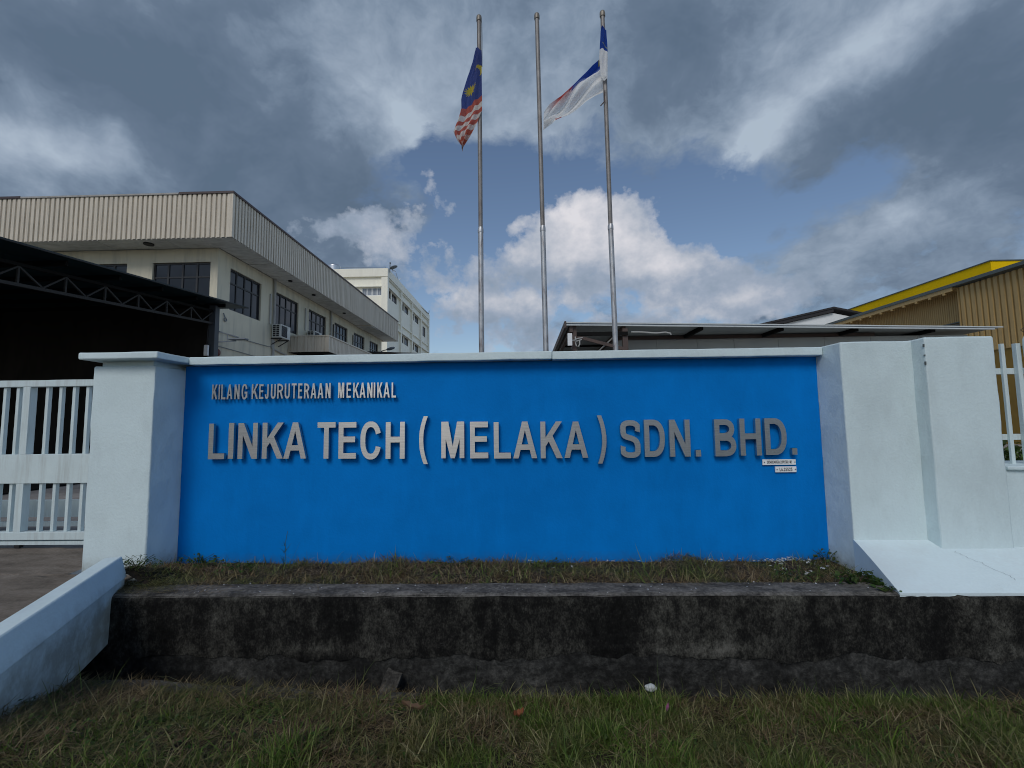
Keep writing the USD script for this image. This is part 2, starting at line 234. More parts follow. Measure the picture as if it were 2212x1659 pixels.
def mouldy():
    """Plaster black with algae: big drip-shaped patches, crisp mottling, and a pale worn band just above the broken bottom edge."""
    n = {'g': ('geometry', {}), 'p': ('principled_bsdf', dict(roughness=.92, specular_ior_level=.15)), 'ma': ('mapping', dict(scale=(1.3, 1, .5))), 'mb': ('mapping', dict(scale=(1, 1, .78))), 'mc': ('mapping', dict(scale=(1, 1, .6))),
         'a': ('noise_texture', dict(scale=2.4, detail=6.0, roughness=.6)), 'b': ('noise_texture', dict(scale=20.0, detail=8.0, roughness=.74)), 'c': ('noise_texture', dict(scale=110.0, detail=4.0, roughness=.7)),
         'b0': ('math', dict(math_type='subtract', value2=.5)), 'c0': ('math', dict(math_type='subtract', value2=.5)), 'ab': ('math', dict(math_type='multiply_add', value2=.85)), 'abc': ('math', dict(math_type='multiply_add', value2=.60)),
         'z': ('separate_xyz', {}), 'zd': ('math', dict(math_type='subtract', value2=.095)), 'za': ('math', dict(math_type='absolute')), 'zr': ('map_range', dict(from_min=.0, from_max=.075, to_min=1, to_max=0, clamp=True)),
         'x': ('noise_texture', dict(scale=1.1, detail=3.0)), 'xr': ('map_range', dict(from_min=.48, from_max=.66, to_min=0, to_max=.26, clamp=True)), 'zm': ('math', dict(math_type='multiply_add')),
         'r': ('rgb_ramp', dict(ramp=[(.28, (.0028, .0028, .0026)), (.44, (.0085, .0085, .0078)), (.54, (.021, .0205, .018)), (.66, (.050, .049, .042)), (.86, (.12, .117, .102))])), 'bu': ('bump', dict(strength=.8, distance=.014))}
    l = [('g.position', 'ma.vector'), ('g.position', 'mb.vector'), ('g.position', 'mc.vector'), ('ma.vector', 'a.vector'), ('mb.vector', 'b.vector'), ('mc.vector', 'c.vector'), ('b.fac', 'b0.value1'), ('c.fac', 'c0.value1'), ('b0.value', 'ab.value1'), ('a.fac', 'ab.value3'), ('c0.value', 'abc.value1'), ('ab.value', 'abc.value3'),
         ('g.position', 'z.vector'), ('z.z', 'zd.value1'), ('zd.value', 'za.value1'), ('za.value', 'zr.value'), ('g.position', 'x.vector'), ('x.fac', 'xr.value'), ('xr.result', 'zm.value1'), ('zr.result', 'zm.value2'), ('abc.value', 'zm.value3'), ('zm.value', 'r.fac'), ('r.color', 'p.base_color'), ('b.fac', 'bu.height'), ('bu.normal', 'p.normal')]
    return M('mould_black_plaster', n, l)
MOULD = mouldy()
RAWCON = weathered('bare_rough_concrete', [(.25, (.005, .005, .0048)), (.42, (.014, .0142, .0132)), (.56, (.034, .0345, .032)), (.70, (.070, .070, .064)), (.9, (.14, .14, .13))], 3.0, (1, 1, .8), bump=.02, fine=32, mottle=.85)
LEDGE = weathered('dirty_grey_concrete', [(.22, (.018, .017, .015)), (.42, (.06, .056, .049)), (.58, (.125, .117, .103)), (.72, (.18, .17, .15)), (.9, (.30, .285, .26))], 5.0, (1, 1.6, 1), bump=.008, fine=42, mottle=.95)
LIP = weathered('drain_lip_concrete', [(.25, (.014, .013, .011)), (.45, (.05, .047, .041)), (.62, (.10, .095, .083)), (.85, (.19, .18, .16))], 6.0, (1, 1, 1), bump=.012, fine=45, mottle=.9)
DRIVE = weathered('sandy_driveway', [(.25, (.075, .062, .05)), (.5, (.145, .122, .1)), (.8, (.235, .205, .175))], 2.6, (1, 2.4, 1), bump=.01, fine=40)
YARD = weathered('yard_concrete', [(.25, (.15, .14, .13)), (.5, (.25, .235, .22)), (.8, (.36, .345, .32))], 1.1, (1, 1, 1), bump=.01, fine=20)
SOIL = weathered('dark_soil', [(.25, (.014, .010, .006)), (.5, (.036, .026, .015)), (.8, (.08, .06, .036))], 7.0, (1, 1, 1), bump=.03, fine=50)
CREAM = surf('cream_wall_paint', (.66, .615, .48), .75, .07, .8, (1.5, 1.5, .18), (.30, .30, .26), .55, .003, 30)
CREAM2 = surf('pale_cream_paint', (.88, .86, .74), .7, .03, .4, (1.2, 1.2, .12), (.62, .60, .52), .30, .003, 10)
FASCIA = surf('beige_ribbed_metal', (.62, .56, .46), .5, .07, 1.2, (5, 5, .25), (.30, .24, .17), .6, .001, 60, spec=.4)
SOFFIT = surf('soffit_board_white', (.84, .84, .80), .7, .14, 2.6, (1.2, 3, 3), (.40, .38, .33), .5, .002, 40)
TRIMDARK = surf('dark_maroon_trim', (.05, .03, .03), .5, .2, 6.0)
TRIMPALE = surf('faded_trim', (.34, .33, .31), .6, .2, 6.0)
FRAME = surf('black_window_frame', (.018, .018, .02), .4, .1, 5.0)
PANE = M('tinted_window_glass', {'d': ('principled_bsdf', dict(base_color=(.012, .014, .018), roughness=.06, specular_ior_level=.6))}, [], 'd.BSDF')
PANEW = M('curtained_window_glass', {'g': ('geometry', {}), 'mp': ('mapping', dict(scale=(1, 1, 9))), 'a': ('wave_texture', dict(scale=1.4, distortion=.4)), 'r': ('rgb_ramp', dict(ramp=[(.2, (.20, .23, .27)), (.8, (.30, .33, .37))])), 'd': ('principled_bsdf', dict(roughness=.15, specular_ior_level=.6))}, [('g.position', 'mp.vector'), ('mp.vector', 'a.vector'), ('a.fac', 'r.fac'), ('r.color', 'd.base_color')], 'd.BSDF')
PIPE = surf('pvc_pipe_grey', (.42, .42, .40), .5, .1, 3.0)
ACWHITE = surf('air_conditioner_casing', (.60, .61, .58), .45, .06, 4.0, (6, 6, .8), (.35, .34, .30), .3)
BLACK = surf('dark_grille', (.012, .012, .013), .6, .1, 8.0)
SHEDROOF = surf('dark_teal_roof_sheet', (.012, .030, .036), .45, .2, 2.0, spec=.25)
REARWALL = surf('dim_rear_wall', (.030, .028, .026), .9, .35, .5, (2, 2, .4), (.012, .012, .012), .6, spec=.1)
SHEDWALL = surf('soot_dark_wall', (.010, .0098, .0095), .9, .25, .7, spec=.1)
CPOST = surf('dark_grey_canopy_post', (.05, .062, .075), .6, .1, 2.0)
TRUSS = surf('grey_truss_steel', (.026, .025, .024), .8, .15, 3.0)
POST = surf('grey_steel_post', (.16, .19, .22), .55, .1, 2.0)
BROWN = surf('brown_red_steel', (.075, .050, .042), .6, .2, 4.0, (2, 2, 2), (.12, .07, .05), .4)
ZINC = surf('zinc_gutter', (.56, .60, .60), .4, .08, 2.0, (3, 3, .5), (.35, .37, .37), .35)
UNDER = surf('green_grey_roof_underside', (.26, .29, .28), .6, .15, 1.5)
PANELG = surf('grey_wall_panel', (.46, .50, .51), .6, .06, 1.0)
GABLEW = surf('white_gable_wall', (.76, .79, .80), .7, .04, 1.0)
GABLER = surf('dark_brown_roof', (.020, .018, .020), .6, .2, 3.0)
TAN = surf('tan_ribbed_metal', (.46, .315, .125), .5, .08, 1.0, (4, 4, .3), (.22, .16, .09), .4)
MUSTARD = surf('mustard_wall_paint', (.235, .145, .022), .7, .08, 1.0, (1.5, 1.5, .3), (.16, .10, .02), .5)
EAVE = surf('grey_green_eave_trim', (.085, .105, .105), .5, .12, 2.0)
YELLOW = surf('yellow_metal_fascia', (.80, .52, .002), .7, .04, .8, spec=.1)
GALV = surf('rusty_galvanised_pipe', (.44, .45, .46), .45, .22, 7.0, (10, 10, 1.6), (.12, .075, .06), 1.0, .001, 80, metal=.55)
GALVTOP = surf('dull_rusty_pipe', (.23, .22, .21), .55, .25, 8.0, (10, 10, 1.2), (.10, .065, .05), .9, .001, 80, metal=.35)
CAPM = surf('tarnished_cap', (.20, .18, .15), .5, .25, 12.0, metal=.4)
FLAKE = surf('weathered_paint_flake', (.42, .44, .43), .6, .2, 30.0)
PLATE = surf('white_plate', (.78, .80, .80), .4, .04, 8.0)
INK = surf('black_lettering', (.012, .012, .02), .5, .05, 8.0)
TANK = surf('stainless_tank', (.62, .64, .66), .3, .05, 2.0, metal=.85)
RED = surf('red_bell_paint', (.10, .022, .025), .4, .1, 8.0)
def blades(name, stops, patch, dry, trans=.3, mixat=(.42, .60)):
    """Leaves and blades: each has a tone of its own (primvar), and dry and green ones gather in patches."""
    n = {'g': ('geometry', {}), 'o': ('attribute', dict(attribute='tone')), 'r': ('rgb_ramp', dict(ramp=stops)), 'd': ('rgb_ramp', dict(ramp=dry)), 'n': ('noise_texture', dict(scale=patch, detail=4.0)), 'f': ('rgb_ramp', dict(ramp=[(mixat[0], (0, 0, 0)), (mixat[1], (1, 1, 1))])), 'x': ('mix_color', {}),
         'p': ('principled_bsdf', dict(roughness=.55, specular_ior_level=.25)), 't': ('translucent_bsdf', {}), 'm': ('mix_closure', dict(fac=trans))}
    l = [('o.fac', 'r.fac'), ('o.fac', 'd.fac'), ('g.position', 'n.vector'), ('n.fac', 'f.fac'), ('f.color', 'x.fac'), ('r.color', 'x.a'), ('d.color', 'x.b'), ('x.result', 'p.base_color'), ('x.result', 't.color'), ('p.BSDF', 'm.closure1'), ('t.BSDF', 'm.closure2')]
    return M(name, n, l, 'm.closure')
GRASS = blades('verge_grass', [(0, (.024, .052, .007)), (.35, (.072, .135, .018)), (.75, (.155, .225, .040)), (1, (.30, .31, .12))], 2.8, [(0, (.045, .052, .013)), (.35, (.120, .125, .038)), (.75, (.23, .20, .095)), (1, (.42, .37, .22))], .3, (.44, .62))
STRAW = blades('dry_cut_grass', [(0, (.045, .028, .012)), (.35, (.12, .082, .038)), (.75, (.24, .175, .09)), (1, (.40, .33, .20))], 3.4, [(0, (.030, .040, .009)), (.5, (.10, .105, .030)), (1, (.26, .23, .10))], .3, (.46, .62))
LEAF = blades('weed_leaf', [(0, (.020, .045, .009)), (1, (.075, .145, .028))], 5.0, [(0, (.035, .055, .013)), (1, (.085, .10, .028))], .3)
LITTER = surf('brown_leaf_litter', (.11, .065, .035), .8, .3, 20.0)

# ================================================================ ground
def lip_z(x): return np.interp(x, [-6, -3.0, -1.2, 0.0, 3.0, 8.0], [.16, .12, .055, .028, .025, .025])
def verge_z(x, y):
    rise = np.interp(x, [-6, -2.7, -1.0, 1.0, 8.0], [.42, .40, .20, .13, .14])
    d = np.clip(2.70 - y, 0, None); p = np.stack([x, y, 0 * x], -1)
    fade = np.clip((2.72 - y) / .3, 0, 1)
    return lip_z(x) + rise * np.minimum(d, 1.6) + fade * (.05 * (meshkit.fbm(p * 3.0, 3, 4) - .5) + .03 * (meshkit.noise(p * 11, 5) - .5))
LIPY = lambda x: 2.755 + .02 * np.sin(x * 2.1) + .015 * np.sin(x * 7.7)
gx = np.concatenate([np.linspace(-40, -5, 15)[:-1], np.linspace(-5, 5.5, 211), np.linspace(5.5, 40, 15)[1:]])
gw = np.concatenate([[-60, -20, -6], np.linspace(-2, 1.2, 17), np.linspace(1.25, 2.7, 30)])
def vpos(U, Wd):
    Y = np.where(Wd > 2.69, LIPY(U) - .02, Wd); return U, Y, verge_z(U, Y) - .012
obj('verge_ground', grid(gx, gw, vpos), SOIL, smooth=True, kind='structure')
obj('compound_ground', grid(np.linspace(-300, 300, 31), np.concatenate([[4.3], np.linspace(8, 600, 30)]), lambda U, Wd: (U, Wd, 0 * U + .415)), YARD, kind='structure')
# driveway slab to the left of the kerb, bridging the drain
KA, KB = np.array([-2.956, 3.328]), np.array([-2.0, 1.183])       # right edge of the kerb top, far and near
KD = (KB - KA) / np.linalg.norm(KB - KA); KN = np.array([-KD[1], KD[0]])
if KN[0] < 0: KN = -KN                                             # towards the drain
def kx(y): return KA[0] + (KB[0] - KA[0]) * (y - KA[1]) / (KB[1] - KA[1])
drv = [(-14, -1), (kx(-1) - .12, -1), (kx(3.3) - .12, 3.3), (-3.2, 3.4), (-3.2, 4.3), (-14, 4.3)]
def drive_pos(U, Wd):
    x1 = np.where(Wd < 3.33, kx(Wd) - .10, np.where(Wd < 3.65, -3.05, -3.7)); X = -14 + (x1 + 14) * U
    p = np.stack([X, Wd, 0 * X], -1); return X, Wd, .42 + .03 * (meshkit.fbm(p * 1.7, 3, 3) - .5) + .012 * (meshkit.noise(p * 9, 8) - .5)
obj('driveway', grid(np.concatenate([np.linspace(0, .7, 8), np.linspace(.72, 1, 80)]), np.linspace(1.0, 4.42, 90), drive_pos), DRIVE, smooth=True, kind='structure')

# ================================================================ drain
fx = np.arange(-5.0, 6.6, .022)
def crack(x): p = np.stack([x, 0 * x, 0 * x], -1); return .045 + .08 * (meshkit.fbm(p * 2.3, 4, 21) - .5) + .035 * (meshkit.noise(p * 9, 7) - .5) + .022 * (meshkit.noise(p * 27, 6) - .5)
def wall_y(U, Wd):
    p = np.stack([U, 0 * U, Wd], -1)
    return 3.13 + .010 * (meshkit.fbm(p * 5, 4, 31) - .5) + .006 * (meshkit.noise(p * 31, 32) - .5) - .03 * np.clip((U - 2.80) / .04, 0, 1)
def upper_pos(U, Wd):
    z0 = crack(U); Z = z0 + (.437 - z0) * np.clip(Wd, 0, 1); Y = wall_y(U, Z) + .012 * np.clip((Z - .41) / .025, 0, 1) ** 2
    return U, np.where(Wd < 0, Y + .03, Y), Z
def lower_pos(U, Wd):
    p = np.stack([U, 0 * U, Wd], -1); return U, wall_y(U, Wd) + .007 + .012 * (meshkit.fbm(p * 7, 4, 34) - .5) + .012 * (meshkit.noise(p * 23, 37) - .5), Wd
rw = thing('drain_retaining_wall', 'long low concrete retaining wall black with algae above the open drain', 'retaining wall', (0, 3.13, 0))
obj('mould_black_plaster', grid(fx[fx > -2.94], np.concatenate([[-.01], np.linspace(0, 1, 30)]), upper_pos), MOULD, rw, smooth=40)
obj('bare_footing', grid(fx, np.linspace(-.45, .14, 34), lower_pos), RAWCON, rw, smooth=True, label='rough bare concrete footing below the broken plaster edge')
lx = np.arange(-2.98, 2.56, .03)
def ledge_pos(U, Wd):
    p = np.stack([U, Wd, 0 * U], -1); back = 3.375 + .03 * (meshkit.fbm(np.stack([U, 0 * U, 0 * U], -1) * 1.9, 3, 41) - .5)
    Y = 3.134 + (back - 3.134) * Wd; edge = np.clip(1 - Wd / .08, 0, 1)
    return U, Y, .445 - .012 * edge ** 2 + .008 * (meshkit.fbm(p * 6, 3, 42) - .5) - .01 * Wd
obj('ledge_top', grid(lx, np.linspace(0, 1, 10), ledge_pos), LEDGE, rw, smooth=True)
obj('drain_channel', cat([bx(-5, 6.6, 2.74, 3.2, -.55, -.42), grid(np.linspace(-5, 6.6, 120), np.linspace(-.45, -.02, 6), lambda U, Wd: (U, LIPY(U) + .012 * np.sin(U * 13 + Wd * 9), lip_z(U) + Wd))]), RAWCON, kind='structure')
def lip_pos(U, Wd):
    p = np.stack([U, Wd, 0 * U], -1); Y = LIPY(U) - .16 * (1 - Wd) + .012 * (meshkit.noise(p * 12, 51) - .5)
    return U, Y, lip_z(U) + .004 + .014 * (meshkit.fbm(p * 8, 3, 52) - .5) - .03 * np.clip((Wd - .85) / .15, 0, 1) ** 2 + .02 * (1 - Wd)
obj('drain_lip', grid(np.arange(-2.95, -.60, .03), np.linspace(0, 1, 9), lip_pos), LIP, smooth=True, kind='structure')
# tunnel walls of the culvert under the driveway
obj('culvert', cat([bx(-7, kx(3.0) - .1, 2.62, 2.74, -.5, .29), bx(-7, -5, 3.15, 3.3, -.5, .29), bx(-7.1, -7, 2.6, 3.3, -.5, .29), bx(-7, -2.95, 2.6, 3.31, .292, .36)]), RAWCON, kind='structure')

# ================================================================ white kerb beside the driveway
kt = thing('culvert_kerb', 'long white painted concrete kerb along the driveway, running towards the viewer at left', 'kerb', (*KA, .42))
def along(s, off, z): q = KA + KD * s - KN * off; return (q[0], q[1], z)
def kerb_part(prof, s0, s1, n=40, seed=0):
    """prof: (offset to the left, z) round the section, swept along the kerb."""
    S = np.linspace(s0, s1, n); v, f, m = [], [], len(prof)
    for s in S:
        for o, z in prof: v.append(along(s, o, z))
    v = np.array(v); v += .004 * (np.stack([meshkit.fbm(v * 2.7 + k * 5, 3, seed + k) for k in range(3)], -1) - .5)
    for i in range(n - 1):
        for j in range(m):
            a, b = i * m + j, i * m + (j + 1) % m; f += [(a, b, b + m), (a, b + m, a + m)]
    c0, c1 = len(v), len(v) + 1; v = np.vstack([v, v[:m].mean(0), v[-m:].mean(0)])
    for j in range(m): f += [(c0, (j + 1) % m, j), (c1, (n - 1) * m + j, (n - 1) * m + (j + 1) % m)]
    t = T(v, f); t.fix_normals(); return t
KL = float(np.linalg.norm(KB - KA))
obj('coping', kerb_part([(.105, .642), (.098, .65), (.006, .65), (0, .644), (-.036, .503), (.105, .503)], 0, KL), WHITE, kt)
obj('kerb_wall', kerb_part([(.10, .502), (-.031, .502), (-.022, .13), (.10, .13)], .02, KL), WHITE, kt)

# ================================================================ sign wall, pillar, boundary wall
sw = thing('sign_wall', 'bright blue painted masonry wall with a white coping, carrying steel lettering', 'wall', (-.25, 4.0, .3))
bw = grid(np.linspace(-3.055, 2.552, 160), np.linspace(.30, 2.129, 54), lambda U, Wd: (U, 4.0 + .008 * (meshkit.fbm(np.stack([U, 0 * U, Wd], -1) * 1.6, 3, 61) - .5) + .003 * (meshkit.noise(np.stack([U, 0 * U, Wd], -1) * 9, 62) - .5), Wd))
obj('blue_panel', cat([bw, bx(-3.055, 2.552, 4.02, 4.22, .30, 2.128)]), BLUE, sw, smooth=30)
obj('coping', rbox(-2.955, .245, 3.90, 4.27, 2.131, 2.200, .007, .06, .004, 70), WHITE, sw, smooth=30)
obj('coping', rbox(.248, 2.547, 3.90, 4.27, 2.129, 2.199, .007, .06, .004, 75), WHITE, sw, smooth=30)
gp = thing('gate_pillar', 'stout white painted gate pillar with an overhanging flat cap', 'pillar', (-3.32, 3.95, .3))
obj('shaft', rbox(-3.580, -3.057, 3.66, 4.24, .30, 2.098, .012, .06, .006, 80), WHITE, gp, smooth=30)
obj('neck', rbox(-3.545, -3.104, 3.70, 4.20, 2.095, 2.145, .004, .08, .001, 84), WHITE, gp, smooth=30)
obj('cap', rbox(-3.622, -2.962, 3.56, 4.32, 2.143, 2.199, .010, .06, .005, 88), WHITE, gp, smooth=30)
wt = thing('boundary_wall', 'white painted boundary wall of two stepped piers on a sloping white plinth', 'wall', (3.1, 3.9, .3))
obj('pier', rbox(2.553, 3.120, 3.69, 4.30, .30, 2.205, .012, .06, .005, 90), WHITE, wt, smooth=30)
obj('pier', rbox(3.112, 3.640, 3.57, 4.30, .30, 2.212, .014, .06, .005, 94), WHITE, wt, smooth=30)
obj('low_wall', rbox(3.630, 7.5, 3.585, 4.0, .30, 1.205, .010, .12, .004, 98), WHITE, wt, smooth=30)
obj('wall_sill', rbox(3.642, 7.5, 3.560, 4.02, 1.185, 1.214, .008, .1, .003, 99), WHITE, wt, smooth=30)
def plinth_pos(U, Wd):
    Y = 3.135 + (3.80 - 3.135) * Wd; x0 = 2.435 + (Y - 3.13) * .205; X = x0 + (7.5 - x0) * U
    p = np.stack([X, Y, 0 * X], -1)
    return X, Y, .447 + .345 * (Y - 3.135) + .012 * np.sin(np.clip(Wd, 0, 1) * PI) + .004 * (meshkit.fbm(p * 3, 3, 101) - .5)
uu, ww = np.concatenate([np.linspace(0, .3, 40), np.linspace(.32, 1, 30)]), np.linspace(0, 1, 24)
top = grid(uu, ww, plinth_pos)
def skirt(U, Wd):
    X, Y, Z = plinth_pos(np.zeros_like(U), U); return X, Y, .30 + (Z - .30) * Wd
side = grid(ww, np.linspace(0, 1, 6), skirt)
front = grid(uu, np.linspace(0, 1, 2), lambda U, Wd: (plinth_pos(U, 0 * U)[0], 0 * U + 3.135, .425 + (plinth_pos(U, 0 * U)[2] - .425) * Wd))
obj('sloping_plinth', cat([top, side, front]), SLOPE, wt, smooth=35)
def ribbon(path, w):
    p = np.array(path, float); q = []
    for i in range(len(p) - 1):
        for t in np.linspace(0, 1, 6, endpoint=False): q.append(p[i] * (1 - t) + p[i + 1] * t)
    q = np.array(q); j = np.random.default_rng(3); q[:, 0] += j.normal(0, .006, len(q)); ww = w * j.uniform(.4, 1.2, len(q))
    v = np.vstack([q - np.stack([ww / 2, 0 * ww, 0 * ww], 1), q + np.stack([ww / 2, 0 * ww, 0 * ww], 1)]); n = len(q)
    return T(v, [f for i in range(n - 1) for f in ((i, i + 1, n + i + 1), (i, n + i + 1, n + i))])
zs = lambda y: .4495 + .345 * (y - 3.135) + .012 * math.sin((y - 3.135) / .665 * PI)
CRACK = surf('hairline_crack', (.10, .11, .11), .9)
obj('hairline_crack', ribbon([(3.17, 3.54, zs(3.54)), (3.20, 3.46, zs(3.46)), (3.245, 3.36, zs(3.36)), (3.29, 3.28, zs(3.28)), (3.285, 3.23, zs(3.23))], .0022), CRACK, wt)
for (cx, cz, ch) in ((3.108, 2.135, .022), (3.109, 2.065, .010), (3.110, 1.995, .026)):
    obj('chip', cat([bx(cx - .003, cx + .003, (3.568 if cx > 3.1 else 3.686), (3.58 if cx > 3.1 else 3.70), cz, cz + ch)]), CRACK, wt)

# ================================================================ lettering
BIG = [('L', -2.784, -2.64, 1.3, 1.611),('I', -2.606, -2.56, 1.301, 1.615),('N', -2.521, -2.347, 1.299, 1.613),('K', -2.304, -2.118, 1.299, 1.613),('A', -2.113, -1.912, 1.297, 1.613),('T', -1.815, -1.656, 1.294, 1.612),('E', -1.627, -1.472, 1.292, 1.61),('C', -1.434, -1.252, 1.283, 1.613),('H', -1.211, -1.044, 1.286, 1.606),('(', -0.919, -0.841, 1.239, 1.654),('M', -0.725, -0.525, 1.287, 1.602),('E', -0.474, -0.317, 1.284, 1.599),('L', -0.267, -0.12, 1.28, 1.594),('A', -0.1, 0.105, 1.28, 1.596),('K', 0.137, 0.324, 1.278, 1.593),('A', 0.34, 0.543, 1.279, 1.59),(')', 0.626, 0.703, 1.228, 1.641),('S', 0.824, 0.992, 1.272, 1.598),('D', 1.028, 1.202, 1.28, 1.598),('N', 1.242, 1.417, 1.28, 1.595),('.', 1.46, 1.503, 1.28, 1.335),('B', 1.625, 1.803, 1.28, 1.594),('H', 1.839, 2.016, 1.283, 1.597),('D', 2.05, 2.23, 1.286, 1.598),('.', 2.271, 2.312, 1.287, 1.342)]
SMALL = [('K', -2.776, -2.728, 1.827, 1.958),('I', -2.716, -2.705, 1.826, 1.957),('L', -2.693, -2.654, 1.826, 1.958),('A', -2.642, -2.592, 1.826, 1.957),('N', -2.573, -2.527, 1.825, 1.956),('G', -2.508, -2.457, 1.821, 1.959),('K', -2.417, -2.36, 1.824, 1.958),('E', -2.35, -2.312, 1.824, 1.955),('J', -2.297, -2.265, 1.823, 1.954),('U', -2.244, -2.201, 1.824, 1.955),('R', -2.187, -2.134, 1.825, 1.957),('U', -2.12, -2.074, 1.824, 1.957),('T', -2.058, -2.014, 1.824, 1.958),('E', -2.0, -1.963, 1.824, 1.957),('R', -1.946, -1.9, 1.824, 1.957),('A', -1.887, -1.837, 1.823, 1.956),('A', -1.824, -1.773, 1.823, 1.957),('N', -1.754, -1.709, 1.823, 1.957),('M', -1.642, -1.588, 1.822, 1.958),('E', -1.566, -1.527, 1.823, 1.957),('K', -1.507, -1.455, 1.822, 1.956),('A', -1.45, -1.398, 1.821, 1.955),('N', -1.382, -1.336, 1.821, 1.955),('I', -1.324, -1.312, 1.821, 1.955),('K', -1.293, -1.247, 1.821, 1.955),('A', -1.237, -1.183, 1.821, 1.954),('L', -1.165, -1.126, 1.82, 1.953)]
def ell(cx, cy, rx, ry, n=48): a = np.linspace(0, 2 * PI, n, endpoint=False); return Polygon(np.stack([cx + rx * np.sign(np.cos(a)) * np.abs(np.cos(a)) ** .88, cy + ry * np.sign(np.sin(a)) * np.abs(np.sin(a)) ** .88], 1))
def glyph(c, w, h, t, k):
    """Bold grotesque capital in a w x h box; t upright stroke, k level stroke."""
    P = Polygon; B = sbox
    if c in 'I.': return B(0, 0, w, h)
    if c == 'L': return unary_union([B(0, 0, t, h), B(0, 0, w, k)])
    if c == 'N': return unary_union([B(0, 0, t, h), B(w - t, 0, w, h), P([(0, h), (t * 1.12, h), (w, 0), (w - t * 1.12, 0)])])
    if c == 'T': return unary_union([B(0, h - k, w, h), B(w / 2 - t / 2, 0, w / 2 + t / 2, h)])
    if c == 'E': return unary_union([B(0, 0, t, h), B(0, 0, w, k), B(0, h - k, w, h), B(0, h * .525 - k / 2, w * .94, h * .525 + k / 2)])
    if c == 'H': return unary_union([B(0, 0, t, h), B(w - t, 0, w, h), B(0, h * .52 - k / 2, w, h * .52 + k / 2)])
    if c == 'K': return unary_union([B(0, 0, t, h), P([(t * .9, h * .30), (t * .9, h * .30 + t * 1.75), (w - t * 1.22, h), (w, h)]), P([(w * .34, h * .50), (w * .34 + t * .75, h * .50 + t * 1.25), (w, 0), (w - t * 1.22, 0)])]).intersection(B(0, 0, w, h))
    if c == 'A': return unary_union([P([(0, 0), (t * 1.08, 0), (w / 2 + t * .10, h * .82), (w / 2 + t * .5, h), (w / 2 - t * .55, h)]), P([(w, 0), (w - t * 1.08, 0), (w / 2 - t * .10, h * .82), (w / 2 - t * .5, h), (w / 2 + t * .55, h)]), P([(w * .2, h * .225), (w * .8, h * .225), (w * .72, h * .225 + k * .95), (w * .28, h * .225 + k * .95)])])
    if c == 'M': return unary_union([B(0, 0, t * .92, h), B(w - t * .92, 0, w, h), P([(0, h), (t * 1.45, h), (w / 2 + t * .42, 0), (w / 2 - t * .42, 0)]), P([(w, h), (w - t * 1.45, h), (w / 2 - t * .42, 0), (w / 2 + t * .42, 0)])])
    if c in 'CG':
        o = ell(w * .5, h / 2, w * .5, h / 2).difference(ell(w * .5, h / 2, w * .5 - t, h / 2 - k))
        o = o.difference(P([(w * .52, h * .38), (w * .55, h * .62), (w * 1.1, h * .72), (w * 1.1, h * .30)]))
        if c == 'G': o = unary_union([o, B(w - t, h * .12, w, h * .50), B(w * .52, h * .50 - k, w, h * .50)])
        return o
    if c == 'D':
        o = unary_union([B(0, 0, w * .45, h), ell(w * .42, h / 2, w * .58, h / 2)]).intersection(B(0, 0, w, h))
        return o.difference(unary_union([B(t, k, w * .45, h - k), ell(w * .42, h / 2, w * .58 - t, h / 2 - k).intersection(B(t, 0, w, h))]))
    if c in 'BRP':
        def lobe(y0, y1, ww):
            ry = (y1 - y0) / 2; cx = ww - ry * 1.0
            o = unary_union([B(0, y0, cx, y1), ell(cx, (y0 + y1) / 2, ww - cx, ry)]).intersection(B(0, y0, ww, y1))
            return o.difference(unary_union([B(t, y0 + k, cx, y1 - k), ell(cx, (y0 + y1) / 2, max(ww - cx - t, t * .3), ry - k).intersection(B(t, 0, w, h))]))
        if c == 'B': return unary_union([B(0, 0, t, h), lobe(h * .47, h, w * .94), lobe(0, h * .53 + k * .28, w)])
        return unary_union([B(0, 0, t, h), lobe(h * .42, h, w * .97), P([(w * .42, h * .48), (w * .42 + t * 1.05, h * .50), (w, 0), (w - t * 1.15, 0)])])
    if c == 'U': return unary_union([B(0, h * .3, t, h), B(w - t, h * .3, w, h), ell(w / 2, h * .32, w / 2, h * .32).difference(ell(w / 2, h * .34, w / 2 - t, h * .34 - k)).intersection(B(0, 0, w, h * .34))])
    if c == 'J': return unary_union([B(w - t, h * .3, w, h), ell(w / 2, h * .28, w / 2, h * .28).difference(ell(w / 2, h * .30, w / 2 - t, h * .30 - k)).intersection(B(0, 0, w, h * .32))])
    if c in '()':
        a = np.linspace(-1, 1, 25); y = h / 2 + a * h / 2; o = w * .5 * a ** 2; q = np.concatenate([np.stack([o * 1.05, y], 1), np.stack([np.minimum(w * .47 + o * 1.05, w), y], 1)[::-1]])
        if c == ')': q[:, 0] = w - q[:, 0]
        return P(q).buffer(0)
    if c == 'S':
        from scipy.interpolate import splprep, splev
        q = np.array([(w - t * .5, h * .69), (w * .84, h * .86), (w * .5, h - k * .5), (w * .17, h * .86), (t * .55, h * .73), (w * .19, h * .60), (w * .5, h * .525), (w * .80, h * .43), (w - t * .52, h * .27), (w * .83, h * .13), (w * .5, k * .5), (w * .17, h * .13), (t * .5, h * .31)])
        tck, _ = splprep(q.T, s=0); x, y = splev(np.linspace(0, 1, 70), tck)
        return LineString(np.stack([x, y], 1)).buffer((t + k) * .255, cap_style=2).intersection(B(0, 0, w, h))
def stand_up(poly, x, z, yface, depth):
    ms = [trimesh.creation.extrude_polygon(g, depth) for g in (poly.geoms if hasattr(poly, 'geoms') else [poly]) if g.area > 1e-7]
    m = cat(ms); v = m.vertices; r = T(np.stack([v[:, 0] + x, yface + v[:, 2], v[:, 1] + z], 1), m.faces); r.fix_normals(); return r
